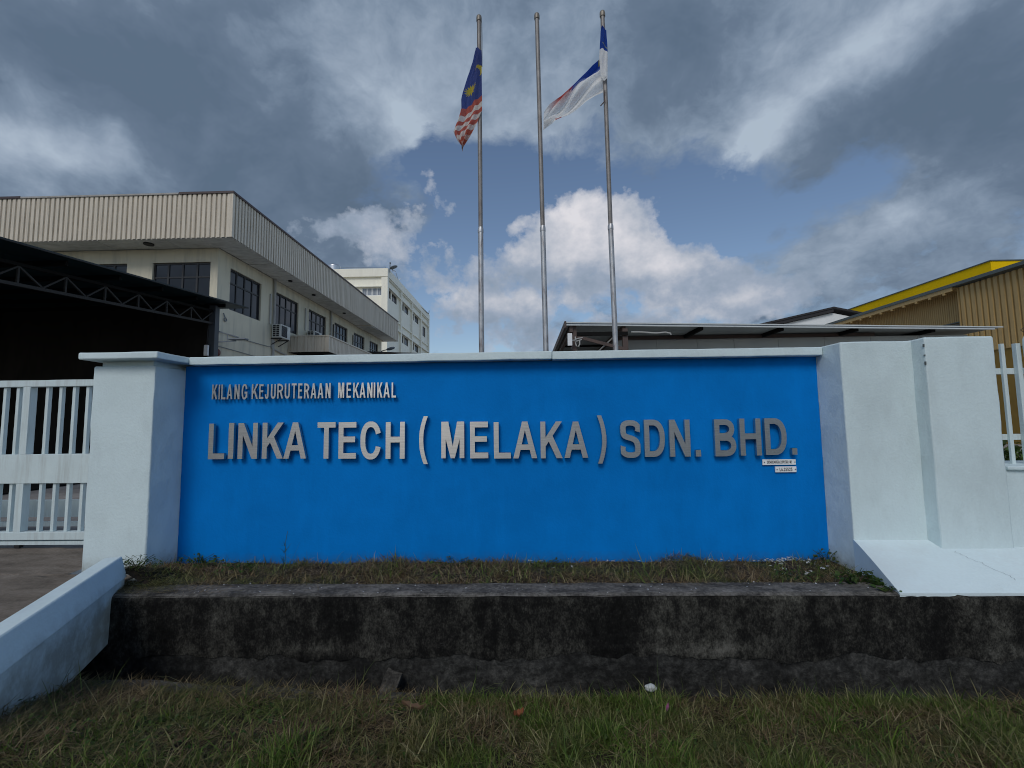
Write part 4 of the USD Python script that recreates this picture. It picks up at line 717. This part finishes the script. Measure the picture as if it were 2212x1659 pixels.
# ---------------------------------------------------------------- tan warehouse at right
tw = thing('tan_warehouse', 'tan ribbed metal warehouse with a mustard base wall and grey eave', 'warehouse', (20, 20, .42))
TXX = 19.79
PT = lambda u, d, z: (TXX + d, u, z)
y = 10.0
while y < 20.7:
    obj('wall_sheet', corrugated(y, y + .98, 4.335, 7.40, .245, .10, .06, PT), TAN, tw); y += .98
PT2 = lambda u, d, z: (TXX + .55 + d, u, z)
while y < 31.5:
    obj('wall_sheet', corrugated(y, y + .88, 4.2, 7.42, .11, .04, .02, PT2), TAN, tw); y += .88
obj('return_sheet', bx(TXX + .01, TXX + .62, 20.79, 20.83, 4.2, 7.40), TAN, tw)
obj('base_wall', bx(TXX + .05, TXX + .35, 9, 32, .42, 4.33), MUSTARD, tw)
obj('eave_soffit', bx(TXX - .16, TXX + .54, 20.84, 31.6, 7.405, 7.43), TAN, tw)
obj('eave_fascia', bx(TXX - .20, TXX - .165, 20.84, 31.6, 7.27, 7.45), TAN, tw)
obj('eave_gutter', bx(TXX - .24, TXX + .02, 9, 31.8, 7.455, 7.60), EAVE, tw)
obj('roof', T([(TXX - .2, 9, 7.61), (TXX - .2, 31.8, 7.61), (TXX + 14, 31.8, 9.6), (TXX + 14, 9, 9.6)], [(0, 1, 2), (0, 2, 3)]), EAVE, tw)
obj('end_wall', bx(TXX + .6, TXX + 14, 31.4, 31.6, .42, 7.6), TAN, tw)
for k in range(14): obj('eave_bracket', bx(TXX - .20, TXX - .10, 21.2 + .75 * k, 21.32 + .75 * k, 7.18, 7.265), TAN, tw)
obj('louvre_vent', cat([bx(TXX + .44, TXX + .56, 20.9, 22.6, 5.60 + .10 * k, 5.65 + .10 * k) for k in range(4)]), EAVE, tw)
yb = thing('yellow_roofed_building', 'tall building with a broad yellow metal fascia behind the tan warehouse', 'building', (30, 32, .42))
obj('side_fascia', bx(26.75, 26.80, 26.05, 37.6, 9.0, 10.37), YELLOW, yb); obj('front_fascia', bx(26.75, 45, 26.0, 26.048, 9.0, 10.37), YELLOW, yb)
obj('cap_flashing', cat([bx(26.70, 45, 25.95, 26.06, 10.372, 10.43), bx(26.70, 26.82, 26.062, 37.65, 10.372, 10.43)]), EAVE, yb)
obj('wall', bx(26.9, 45, 26.2, 37.4, .42, 9.9), TAN, yb)

# ================================================================ flagpoles and flags
def pole(xb, xm, xt, label):
    Y0 = 7.0; xg = xb + (xb - xt) / 5.6 * 2.3
    t = thing('flagpole', label, 'flagpole', (xg, Y0, .42))
    P = lambda z: (np.interp(z, [.42, 2.7, 4.65, 8.33], [xg, xb, xm, xt]), Y0, z)
    obj('lower_tube', tube([P(z) for z in np.linspace(.42, 4.60, 14)], .0415, 16), GALV, t, smooth=40)
    obj('joint', tube([P(4.598), P(4.61), P(4.66), P(4.69)], [.044, .046, .044, .0365], 16), GALV, t, smooth=40)
    obj('upper_tube', tube([P(z) for z in np.linspace(4.688, 8.24, 12)], .0355, 16), GALVTOP, t, smooth=40)
    obj('cap', tube([P(z) for z in (8.22, 8.235, 8.28, 8.31, 8.325, 8.332)], [.043, .046, .046, .040, .026, .006], 16), CAPM, t, smooth=50)
    obj('base_plate', bx(xg - .12, xg + .12, Y0 - .12, Y0 + .12, .42, .45), POST, t)
    return P
P1 = pole(-.652, -.654, -.656, 'rusty grey flagpole flying the red striped flag, leftmost of the three poles')
P2 = pole(.351, .336, .303, 'bare grey flagpole without a flag, standing between the two others')
P3 = pole(1.429, 1.409, 1.383, 'grey flagpole flying the mostly white flag, nearest the zinc shed')
FLAGM_N = {'a': ('attribute', dict(attribute='print')), 'p': ('principled_bsdf', dict(roughness=.8, specular_ior_level=.2, sheen_weight=.1)), 't': ('translucent_bsdf', {}), 'm': ('mix_closure', dict(fac=.55))}
FLAGM = M('printed_flag_cloth', FLAGM_N, [('a.color', 'p.base_color'), ('a.color', 't.color'), ('p.BSDF', 'm.closure1'), ('t.BSDF', 'm.closure2')], 'm.closure')
def cloth(name, parent, pos, colour, nu, nv):
    u, v = np.linspace(0, 1, nu), np.linspace(0, 1, nv); U, V = np.meshgrid(u, v, indexing='ij')
    g = grid(u, v, lambda a, b: pos(a, b)); p = obj(name, g, FLAGM, parent, smooth=True)
    pv = UsdGeom.PrimvarsAPI(stage.GetPrimAtPath(p)).CreatePrimvar('print', Sdf.ValueTypeNames.Color3fArray, 'vertex')
    pv.Set(Vt.Vec3fArray.FromNumpy(colour(U, V).reshape(-1, 3).astype(np.float32)))
YEL, REDC, BLU, WHI = np.array([.60, .48, .07]), np.array([.52, .13, .10]), np.array([.065, .095, .29]), np.array([.74, .69, .64])
f1 = thing('striped_flag', 'limp red and white striped flag with a blue corner and yellow star', 'flag', (-.75, 6.98, 7.0))
zl = [7.90, 7.62, 7.40, 7.15, 6.90, 6.74, 6.60, 6.42, 6.24, 6.10, 6.00]
def f1pos(U, V):
    z = 7.66 - 1.66 * V; dz = z - .34 * U * np.interp(V, [0, .25, .55, .85, 1], [0, .5, 1.0, .8, .30])
    left = np.interp(dz, zl[::-1], [-.93, -1.01, -1.07, -.99, -.935, -.937, -.900, -.835, -.755, -.705, -.66])
    right = np.interp(dz, [5.98, 6.0, 6.2, 6.40, 6.55, 6.62, 8], [-.93, -.925, -.80, -.70, -.645, -.612, -.612])
    X = right + (left - right) * U
    fold = .040 * np.sin(U * 9.5 + V * 3.0) * (.35 + .65 * V) + .035 * np.sin(U * 21 + V * 7) * V
    fold = fold + .09 * (meshkit.fbm(np.stack([U * 3.2, 0 * U, V * 5.5], -1), 3, 12) - .5) * np.minimum(1, 3 * U)
    return X, 6.945 - .05 * U + fold * np.minimum(1, 4 * U + .15), dz
def f1col(U, V):
    s = np.clip((V - .47) / .50, 0, 1) + .0 * U; k = np.floor(s * 9).astype(int) % 2
    c = np.where((k == 0)[..., None], REDC, WHI); c = np.where((V < .47)[..., None], BLU, c)
    dx, dy = (U - .66) * .27, (V - .335) * 1.9; r, a = np.hypot(dx, dy), np.arctan2(dy, dx)
    c = np.where((r < .042 + .045 * np.abs(((a / (2 * PI) * 14) % 1) - .5) * 2)[..., None], YEL, c)
    q, q2 = np.hypot((U - .25) * .30, (V - .20) * 1.9), np.hypot((U - .42) * .30, (V - .225) * 1.9)
    c = np.where(((q < .10) & (q2 > .085))[..., None], YEL, c)
    tail = np.clip((V - .76) / .12, 0, 1)[..., None] * .45; c = c * (1 - tail) + tail * np.array([.42, .12, .035])
    return c
cloth('cloth', f1, f1pos, f1col, 110, 260)
obj('rope', tube([P1(8.2) + np.array([.045, -.01, 0]), P1(7.9) + np.array([.05, -.02, 0]), P1(7.4) + np.array([.045, -.02, 0])], .006, 5), POST, f1)
f2 = thing('white_flag', 'mostly white wind-blown flag with blue and red bands, on the rightmost pole', 'flag', (1.3, 6.98, 7.2))
top = np.array([(1.345, 7.50), (1.20, 7.40), (1.05, 7.24), (.881, 7.058), (.745, 6.95), (.613, 6.83), (.48, 6.67), (.385, 6.52)])
bot = np.array([(1.375, 6.925), (1.25, 6.86), (1.08, 6.75), (.90, 6.60), (.75, 6.49), (.614, 6.41), (.52, 6.365), (.378, 6.33)])
tt = np.linspace(0, 1, 8)
def f2pos(U, V):
    a = np.stack([np.interp(U, tt, top[:, 0]), np.interp(U, tt, top[:, 1])], -1); b = np.stack([np.interp(U, tt, bot[:, 0]), np.interp(U, tt, bot[:, 1])], -1)
    q = a + (b - a) * V[..., None]
    fold = .05 * np.sin(V * 8 + U * 5) * np.minimum(1, 3 * U + .3) + .03 * np.sin(V * 17 - U * 9) + .04 * np.sin(U * 11 + V * 2)
    return q[..., 0], 6.99 + fold, q[..., 1]
def f2col(U, V):
    c = np.broadcast_to(np.array([.92, .92, .91]), U.shape + (3,)).copy(); e = .20 + .05 * np.sin(U * 14)
    c = np.where(((V < e) & (U < .52))[..., None], np.array([.012, .05, .30]), c)
    c = np.where(((V < e + .07) & (V >= e) & (U < .48))[..., None], np.array([.14, .20, .46]), c)
    rr = np.clip((.30 - V) / .12, 0, 1) * np.clip((U - .44) / .06, 0, 1) * np.clip((.92 - U) / .25, 0, 1)
    c = c * (1 - rr[..., None]) + rr[..., None] * np.array([.42, .05, .045])
    c = np.where(((V > .86) & (U > .66) & (U < .78) & (V - .86 > .7 * (.78 - U)))[..., None], np.array([.42, .06, .06]), c)
    return np.where(((U < .05) & (V < .12))[..., None], np.array([.3, .26, .08]), c)
cloth('cloth', f2, f2pos, f2col, 140, 90)
def f3pos(U, V):
    z = 7.99 - .94 * V; xl = np.interp(V, [0, .08, .38, .55, .9, 1], [1.348, 1.335, 1.315, 1.298, 1.312, 1.36]); xr = np.interp(V, [0, .05, .4, 1], [1.36, 1.428, 1.437, 1.425])
    return xl + (xr - xl) * U, 6.945 - .03 * np.sin(U * PI) + .012 * np.sin(U * 9 + V * 5), z - .10 * U * (1 - V) * V * 4 * .3 + .03 * U * (V > .95)
def f3col(U, V):
    c = np.where((V < .40 + .04 * U)[..., None], np.array([.012, .065, .36]), np.array([.90, .91, .91]))
    c = np.where(((np.abs(V - .27 - .12 * U) < .012) & (U > .3))[..., None], np.array([.25, .30, .25]), c)
    return c
cloth('hoist_fold', f2, f3pos, f3col, 30, 120)
obj('toggle_rope', tube([(1.375, 6.95, 6.90), (1.36, 6.95, 6.80), (1.372, 6.95, 6.72), (1.30, 6.95, 6.64)], .009, 6), BROWN, f2)

# ================================================================ grass, weeds and litter
rng = np.random.default_rng(7)
def blade_mesh(x, y, z, L, az, lean, w, curl):
    """Curved grass blades: three segments each."""
    n = len(x); t = np.array([0, .35, .7, 1.0]); wt = np.array([1, .85, .5]); ca, sa = np.cos(az), np.sin(az); pts = []
    hor, ver = np.zeros(n), np.zeros(n); H, V = [hor], [ver]
    for k in range(3):
        a = np.clip(lean + curl * k, -.2, 1.75); d = L * (t[k + 1] - t[k]); hor = hor + d * np.sin(a); ver = ver + d * np.cos(a); H.append(hor); V.append(ver)
    tw = rng.uniform(-1, 1, n); sx, sy = -np.sin(az + tw), np.cos(az + tw); v = np.zeros((n, 7, 3))
    for k in range(4):
        c = np.stack([x + ca * H[k], y + sa * H[k], z + np.maximum(V[k], .004)], 1)
        if k < 3:
            o = np.stack([sx * w * wt[k] / 2, sy * w * wt[k] / 2, 0 * w], 1); v[:, 2 * k] = c - o; v[:, 2 * k + 1] = c + o
        else: v[:, 6] = c
    f = np.array([(0, 1, 3), (0, 3, 2), (2, 3, 5), (2, 5, 4), (4, 5, 6)]); F = (np.arange(n)[:, None, None] * 7 + f[None]).reshape(-1, 3)
    return T(v.reshape(-1, 3), F)
def green(name, mesh, mat, parent='/World', per=7, **kw):
    """A mesh of blades or leaves, per vertices each, every one with a tone of its own."""
    p = obj(name, mesh, mat, parent, **kw); n = len(mesh.vertices); t = np.repeat(rng.beta(1.3, 1.5, n // per + 1), per)[:n]
    UsdGeom.PrimvarsAPI(stage.GetPrimAtPath(p)).CreatePrimvar('tone', Sdf.ValueTypeNames.Color3fArray, 'vertex').Set(Vt.Vec3fArray.FromNumpy(np.repeat(t[:, None], 3, 1).astype(np.float32)))
    return p
def patch(x, y, s, seed): return meshkit.fbm(np.stack([x * s, y * s, 0 * x], -1), 3, seed)
def verge_grass(n):
    x = rng.uniform(-4.2, 4.2, n); y = 2.72 - rng.uniform(0, 1, n) ** 1.15 * 1.15
    p = patch(x, y, 2.2, 71); q = patch(x, y, 6.0, 72)
    edge = 2.74 - np.interp(x, [-4, -2.6, -1.7, -.75, -.5, 4], [.16, .16, .15, .11, -.02, -.03]) + .07 * (patch(x, 0 * y, 3.1, 73) - .5)
    keep = (y < edge) & (rng.uniform(0, 1, n) < np.clip(.22 + 2.2 * (p - .38), .06, 1) * (1 - .45 * np.clip((-x - 1.0) / .8, 0, 1))) & ((q > .30) | (rng.uniform(0, 1, n) < .35))
    x, y, p, q = x[keep], y[keep], p[keep], q[keep]; m = len(x)
    tall = np.clip((q - .47) * 4, 0, 1) * np.clip((2.6 - y) / .3, .35, 1)
    left = np.clip((-x - .9) / 1.2, 0, 1)
    L = (rng.gamma(3.0, .0125, m) + .016) * (.75 + 1.35 * tall) * (1 + .25 * (y > 2.62) * (x > -.8)) * (1 - .42 * left); L = np.where(rng.uniform(0, 1, m) < .01, L + .10, L)
    az = rng.uniform(0, 2 * PI, m); az = np.where(rng.uniform(0, 1, m) < .45, 4.4 + 1.3 * (patch(x, y, 1.3, 75) - .5) * 4 + rng.normal(0, .5, m), az)
    lean = np.abs(rng.normal(.80, .45, m)) * (1 + .3 * left); w = rng.uniform(.0026, .0062, m) * (1 + .5 * (rng.uniform(0, 1, m) < .12))
    return blade_mesh(x, y, verge_z(x, y) - .012, L, az, np.clip(lean, .05, 1.45), w, rng.uniform(.0, .45, m))
green('verge_grass', verge_grass(240000), GRASS, kind='stuff', label='rough mown grass with dry straw patches along the drain')
# a low mat of clippings and thatch between the blades
def thatch(n):
    x = rng.uniform(-4.2, 4.2, n); y = 2.74 - rng.uniform(0, 1, n) * 1.1; k = rng.uniform(0, 1, n) < np.clip(2.6 * patch(x, y, 2.8, 81) - .75 + .5 * np.clip((-x - 1.0) / .8, 0, 1), .12, 1); x, y = x[k], y[k]; m = len(x)
    return blade_mesh(x, y, verge_z(x, y) - .006 + rng.uniform(0, .012, m), rng.uniform(.04, .13, m), rng.uniform(0, 2 * PI, m), rng.uniform(1.05, 1.55, m), rng.uniform(.0022, .005, m), rng.uniform(-.1, .15, m))
green('grass_clippings', thatch(60000), STRAW, kind='stuff', label='dry cut clippings lying in the verge grass')
def bedz(x, y): return bed_pos(x, y)[2]
def bed_grass(n, green):
    x = rng.uniform(-3.02, 2.5, n); y = rng.uniform(3.36, 3.985, n)
    mound = np.exp(-((x + 1.15) / .20) ** 2) * .8 + np.exp(-((x - 1.28) / .17) ** 2) * .75 + np.exp(-((x + .25) / .25) ** 2) * .35 + np.exp(-((x + 1.9) / .12) ** 2) * .3
    p = patch(x, y, 4.5, 91); k = rng.uniform(0, 1, n) < np.clip((.55 if not green else .25) + 1.3 * (p - .45) * (1 if not green else -1) + .5 * mound, .05, 1) * (.55 + .9 * (patch(x, y, 9, 95) > .5))
    x, y, mound = x[k], y[k], mound[k]; m = len(x)
    L = (rng.gamma(3.0, .013, m) + .022 + .03 * mound * rng.uniform(0, 1, m))
    if green: L = L * 1.1 + (rng.uniform(0, 1, m) < .02) * .09
    lift = mound * .07 * rng.uniform(0, 1, m) * np.clip((y - 3.42) / .3, 0, 1)
    return blade_mesh(x, y, bedz(x, y) + lift, L, rng.uniform(0, 2 * PI, m), np.clip(rng.normal(1.25 if not green else .75, .35, m), .1, 1.52), rng.uniform(.003, .0068, m), rng.uniform(-.1, .4, m))
green('dry_bed_grass', bed_grass(34000, False), STRAW, kind='stuff', label='dry brown cut grass heaped along the foot of the blue wall')
green('green_bed_grass', bed_grass(6000, True), GRASS, kind='stuff', label='green grass tufts among the dry cuttings below the blue wall')
# clippings spilt on the ledge, at its left end
def spill(n):
    x = -3.0 + rng.gamma(1.6, .22, n); y = 3.40 - rng.uniform(0, 1, n) ** 1.5 * .24; k = (x < 2.4) & (rng.uniform(0, 1, n) < np.clip((3.45 - y) * 0 + .9, 0, 1)); x, y = x[k], y[k]; m = len(x)
    return blade_mesh(x, y, 0 * x + .445, rng.uniform(.02, .09, m), rng.uniform(0, 2 * PI, m), rng.uniform(1.2, 1.5, m), rng.uniform(.002, .004, m), rng.uniform(-.1, .1, m))
green('ledge_clippings', spill(1500), STRAW, kind='stuff', label='clippings spilt over the left end of the concrete ledge')
# long single stalks
def stalks(n):
    x = rng.uniform(-3.0, 3.2, n); y = 2.70 - rng.uniform(0, 1, n) * .5; m = n
    return blade_mesh(x, y, verge_z(x, y), rng.uniform(.12, .27, m), rng.uniform(0, 2 * PI, m), rng.uniform(.3, 1.1, m), rng.uniform(.0025, .0042, m), rng.uniform(.0, .3, m))
green('grass_stalks', stalks(150), GRASS, kind='stuff', label='long loose grass stalks standing above the verge')
def leafy(cx, cy, cz, r, n, size, flat=.5, hgt=.08):
    a = rng.uniform(0, 2 * PI, n); q = r * np.sqrt(rng.uniform(0, 1, n)); x, y = cx + q * np.cos(a) * 1.3, cy + q * np.sin(a) * .7; z = cz + hgt * rng.uniform(0, 1, n) * (1 - (q / r) ** 2 * .7)
    yaw, pit, s = rng.uniform(0, 2 * PI, n), rng.normal(0, flat, n), size * rng.uniform(.6, 1.2, n)
    shp = np.array([(0, 0), (.30, .35), (.36, .62), (.22, .85), (0, 1.0), (-.22, .85), (-.36, .62), (-.30, .35)]) - [0, .1]; v = np.zeros((n, 9, 3)); f = []
    for i in range(n):
        d, e = np.array([math.cos(yaw[i]), math.sin(yaw[i]), math.sin(pit[i])]), np.array([-math.sin(yaw[i]), math.cos(yaw[i]), math.sin(pit[i] * .7)])
        for k, (b, c) in enumerate(shp): v[i, k] = [x[i], y[i], z[i]] + s[i] * (b * e + c * d + [0, 0, -.25 * c * c + .3 * abs(b)])
        v[i, 8] = [x[i], y[i], z[i]] + s[i] * (.45 * d + [0, 0, -.06]); f += [(9 * i + 8, 9 * i + k, 9 * i + (k + 1) % 8) for k in range(8)]
    return T(v.reshape(-1, 3), f)
def weed(cx, cy, r, n, size, label, hgt=.08, group=None):
    z = float(bedz(np.array([cx]), np.array([cy]))[0]); w = thing('weed', label, 'weed', (cx, cy, z), group)
    green('leaves', leafy(cx, cy, z + .01, r, n, size, .6, hgt), LEAF, w, per=9)
    st_ = [tube([(cx, cy, z - .02), (cx + r * .5 * math.cos(a), cy + r * .3 * math.sin(a), z + hgt * .6), (cx + r * 1.0 * math.cos(a), cy + r * .5 * math.sin(a), z + hgt * .9)], .002, 4) for a in np.linspace(0, 5.5, 7)]
    obj('stems', cat(st_), LEAF, w)
weed(-2.91, 3.42, .13, 170, .018, 'dense dark weed at the foot of the gate pillar corner', .09)
weed(-2.80, 3.90, .16, 150, .026, 'dark leafy weed where the pillar meets the blue wall', .10)
weed(2.33, 3.37, .12, 70, .048, 'broad leaved green weed at the foot of the sloping white plinth', .11)
weed(2.40, 3.19, .06, 22, .034, 'low dark creeper at the ledge end below the plinth edge', .03)
weed(2.46, 3.90, .10, 50, .030, 'small leafy weed in the corner of blue wall and white pier', .12)
weed(2.0, 3.52, .16, 130, .020, 'low green clover-like weed beside the white paint flakes', .04)
weed(-2.35, 3.75, .15, 60, .024, 'small green weed in dry grass under the first letters', .07)
weed(-.62, 3.92, .20, 110, .024, 'broad low green weed left of the middle of the blue wall base', .05)
weed(.18, 3.88, .16, 60, .020, 'thin low green weed right of the middle of the blue wall base', .04)
tg = thing('tall_weed', 'tall thin green weed standing against the blue wall at left', 'weed', (-2.05, 3.9, .41))
green('stem', tube([(-2.05, 3.9, .40), (-2.04, 3.9, .50), (-2.045, 3.9, .60), (-2.03, 3.9, .69)], .002, 5), LEAF, tg, per=999)
a_ = np.array([-2.05] * 14); green('leaves', blade_mesh(a_ + rng.normal(0, .006, 14), 0 * a_ + 3.9, rng.uniform(.40, .60, 14), rng.uniform(.05, .12, 14), rng.uniform(0, 2 * PI, 14), rng.uniform(.3, 1.0, 14), rng.uniform(.003, .006, 14), rng.uniform(.1, .4, 14)), LEAF, tg)
# broad leaves in the verge at left and scattered through
vx = rng.uniform(-3.0, 3.4, 420); vx = np.where(rng.uniform(0, 1, 420) < .4, rng.uniform(-2.9, -.9, 420), vx); vy = 2.6 - rng.uniform(0, 1, 420) ** .7 * .75; vz = verge_z(vx, vy)
green('ground_leaves', cat([leafy(a, b, c + .012, .03, 3, .018, .6, .03) for a, b, c in zip(vx, vy, vz)]), LEAF, per=9, kind='stuff', label='small broad leaved ground cover in the verge grass')
# flakes of white paint shed below the wall
def flakes(n):
    x = np.where(rng.uniform(0, 1, n) < .65, 2.10 + rng.normal(0, .17, n), rng.uniform(-.3, 2.3, n)); y = np.where(rng.uniform(0, 1, n) < .5, 3.965 - np.abs(rng.normal(0, .02, n)), 3.97 - rng.uniform(0, 1, n) ** 1.4 * .42); v, f = [], []
    for i in range(n):
        if not -3 < x[i] < 2.5: continue
        k = rng.integers(4, 7); a = np.sort(rng.uniform(0, 2 * PI, k)); r = rng.uniform(.006, .022) * rng.uniform(.6, 1.2, k); z = float(bedz(np.array([x[i]]), np.array([y[i]]))[0]) + rng.uniform(.012, .04); b = len(v)
        v += [(x[i] + q * math.cos(w), y[i] + .7 * q * math.sin(w), z + rng.normal(0, .004)) for q, w in zip(r, a)]; f += [(b, b + j, b + j + 1) for j in range(1, k - 1)]
    return T(v, f)
obj('paint_flakes', flakes(100), FLAKE, kind='stuff', label='white paint flakes lying at the foot of the blue wall')
def specks(n):
    v, f = [], []
    for i in range(n):
        x, y = rng.uniform(-2.6, 2.4), rng.uniform(3.15, 3.36); r = rng.uniform(.002, .007); b = len(v); v += [(x + r * math.cos(w), y + r * math.sin(w), .447 + rng.uniform(0, .003)) for w in (0, 1.7, 3.1, 4.6)]; f += [(b, b + 1, b + 2), (b, b + 2, b + 3)]
    return T(v, f)
obj('paint_specks', specks(60), PLATE, kind='stuff', label='white paint specks dropped on the concrete ledge')
# loose pieces
sl = thing('broken_slab', 'broken piece of dark concrete slab leaning in the drain', 'concrete piece', (-.9, 3.0, -.2))
import itertools
def rough_block(a, b, w, t, seed): m = bar(a, b, w, t, up=(1, .2, 0)); m = m.subdivide().subdivide().subdivide(); m.vertices += .018 * (np.stack([meshkit.noise(m.vertices * 14 + k * 3, seed + k) for k in range(3)], -1) - .5); return m
obj('slab', rough_block((-.935, 2.90, -.20), (-.865, 3.08, -.015), .055, .10, 3), LIP, sl)
stn = thing('white_stone', 'small white broken stone on the grass edge at right', 'stone', (.70, 2.73, .01))
s_ = trimesh.creation.icosphere(2, 1.0); s_.vertices *= 1 + .4 * (meshkit.noise(s_.vertices * 2.1, 4)[:, None] - .5); s_.apply_scale([.034, .022, .020]); s_.apply_translation([.70, 2.745, .072]); obj('stone', s_, FLAKE, stn, smooth=25)
def curled(name, label, c, L, w, rot, mat_, cate):
    t = thing(name, label, cate, c)
    g = grid(np.linspace(-1, 1, 13), np.linspace(-1, 1, 7), lambda U, V: (c[0] + L / 2 * U * math.cos(rot) - w / 2 * V * (1 - U ** 2 * .8) * math.sin(rot), c[1] + L / 2 * U * math.sin(rot) + w / 2 * V * (1 - U ** 2 * .8) * math.cos(rot), c[2] + .018 * V ** 2 + .012 * U ** 2 + .004 * np.sin(U * 9)))
    obj('blade', g, mat_, t, smooth=True)
def on_verge(x, y, h): return (x, y, float(verge_z(np.array([x]), np.array([y]))[0]) + h)
curled('dead_leaf', 'long brown dead leaf lying in the grass below the leaning slab', on_verge(-.585, 2.41, .045), .13, .032, -.35, LITTER, 'leaf')
curled('dead_leaf', 'small orange brown dead leaf in the grass near the middle', on_verge(-.05, 2.435, .05), .055, .04, .4, surf('orange_leaf', (.20, .06, .02), .8), 'leaf')
curled('petal', 'tiny pink petal lying in the grass right of the middle', on_verge(.71, 2.47, .06), .028, .016, .8, surf('pink_petal', (.30, .09, .20), .7), 'petal')
# bushes seen through the fence
def bush(cx, cy, r, h, label):
    b = thing('bush', label, 'bush', (cx, cy, .42), 'bushes behind the fence')
    n = 1500; d = rng.normal(0, 1, (n, 3)); d /= np.linalg.norm(d, axis=1, keepdims=True); rad = rng.uniform(.55, 1.0, n) * (.8 + .4 * meshkit.noise(d * 2.2, int(cx * 10)))
    c = np.stack([cx + d[:, 0] * r * rad, cy + d[:, 1] * r * rad, .42 + h / 2 + d[:, 2] * h / 2 * rad], 1)
    green('foliage', cat([leafy(*p, .02, 1, .07, .9, .01) for p in c]), LEAF, b, per=9); obj('stem', tube([(cx, cy, .4), (cx, cy, .42 + h * .6)], .025, 6), BROWN, b)
bush(6.9, 6.9, .55, .85, 'dark green bush behind the fence, nearest the pier'); bush(7.9, 7.0, .55, .80, 'bush behind the fence at the right frame edge')
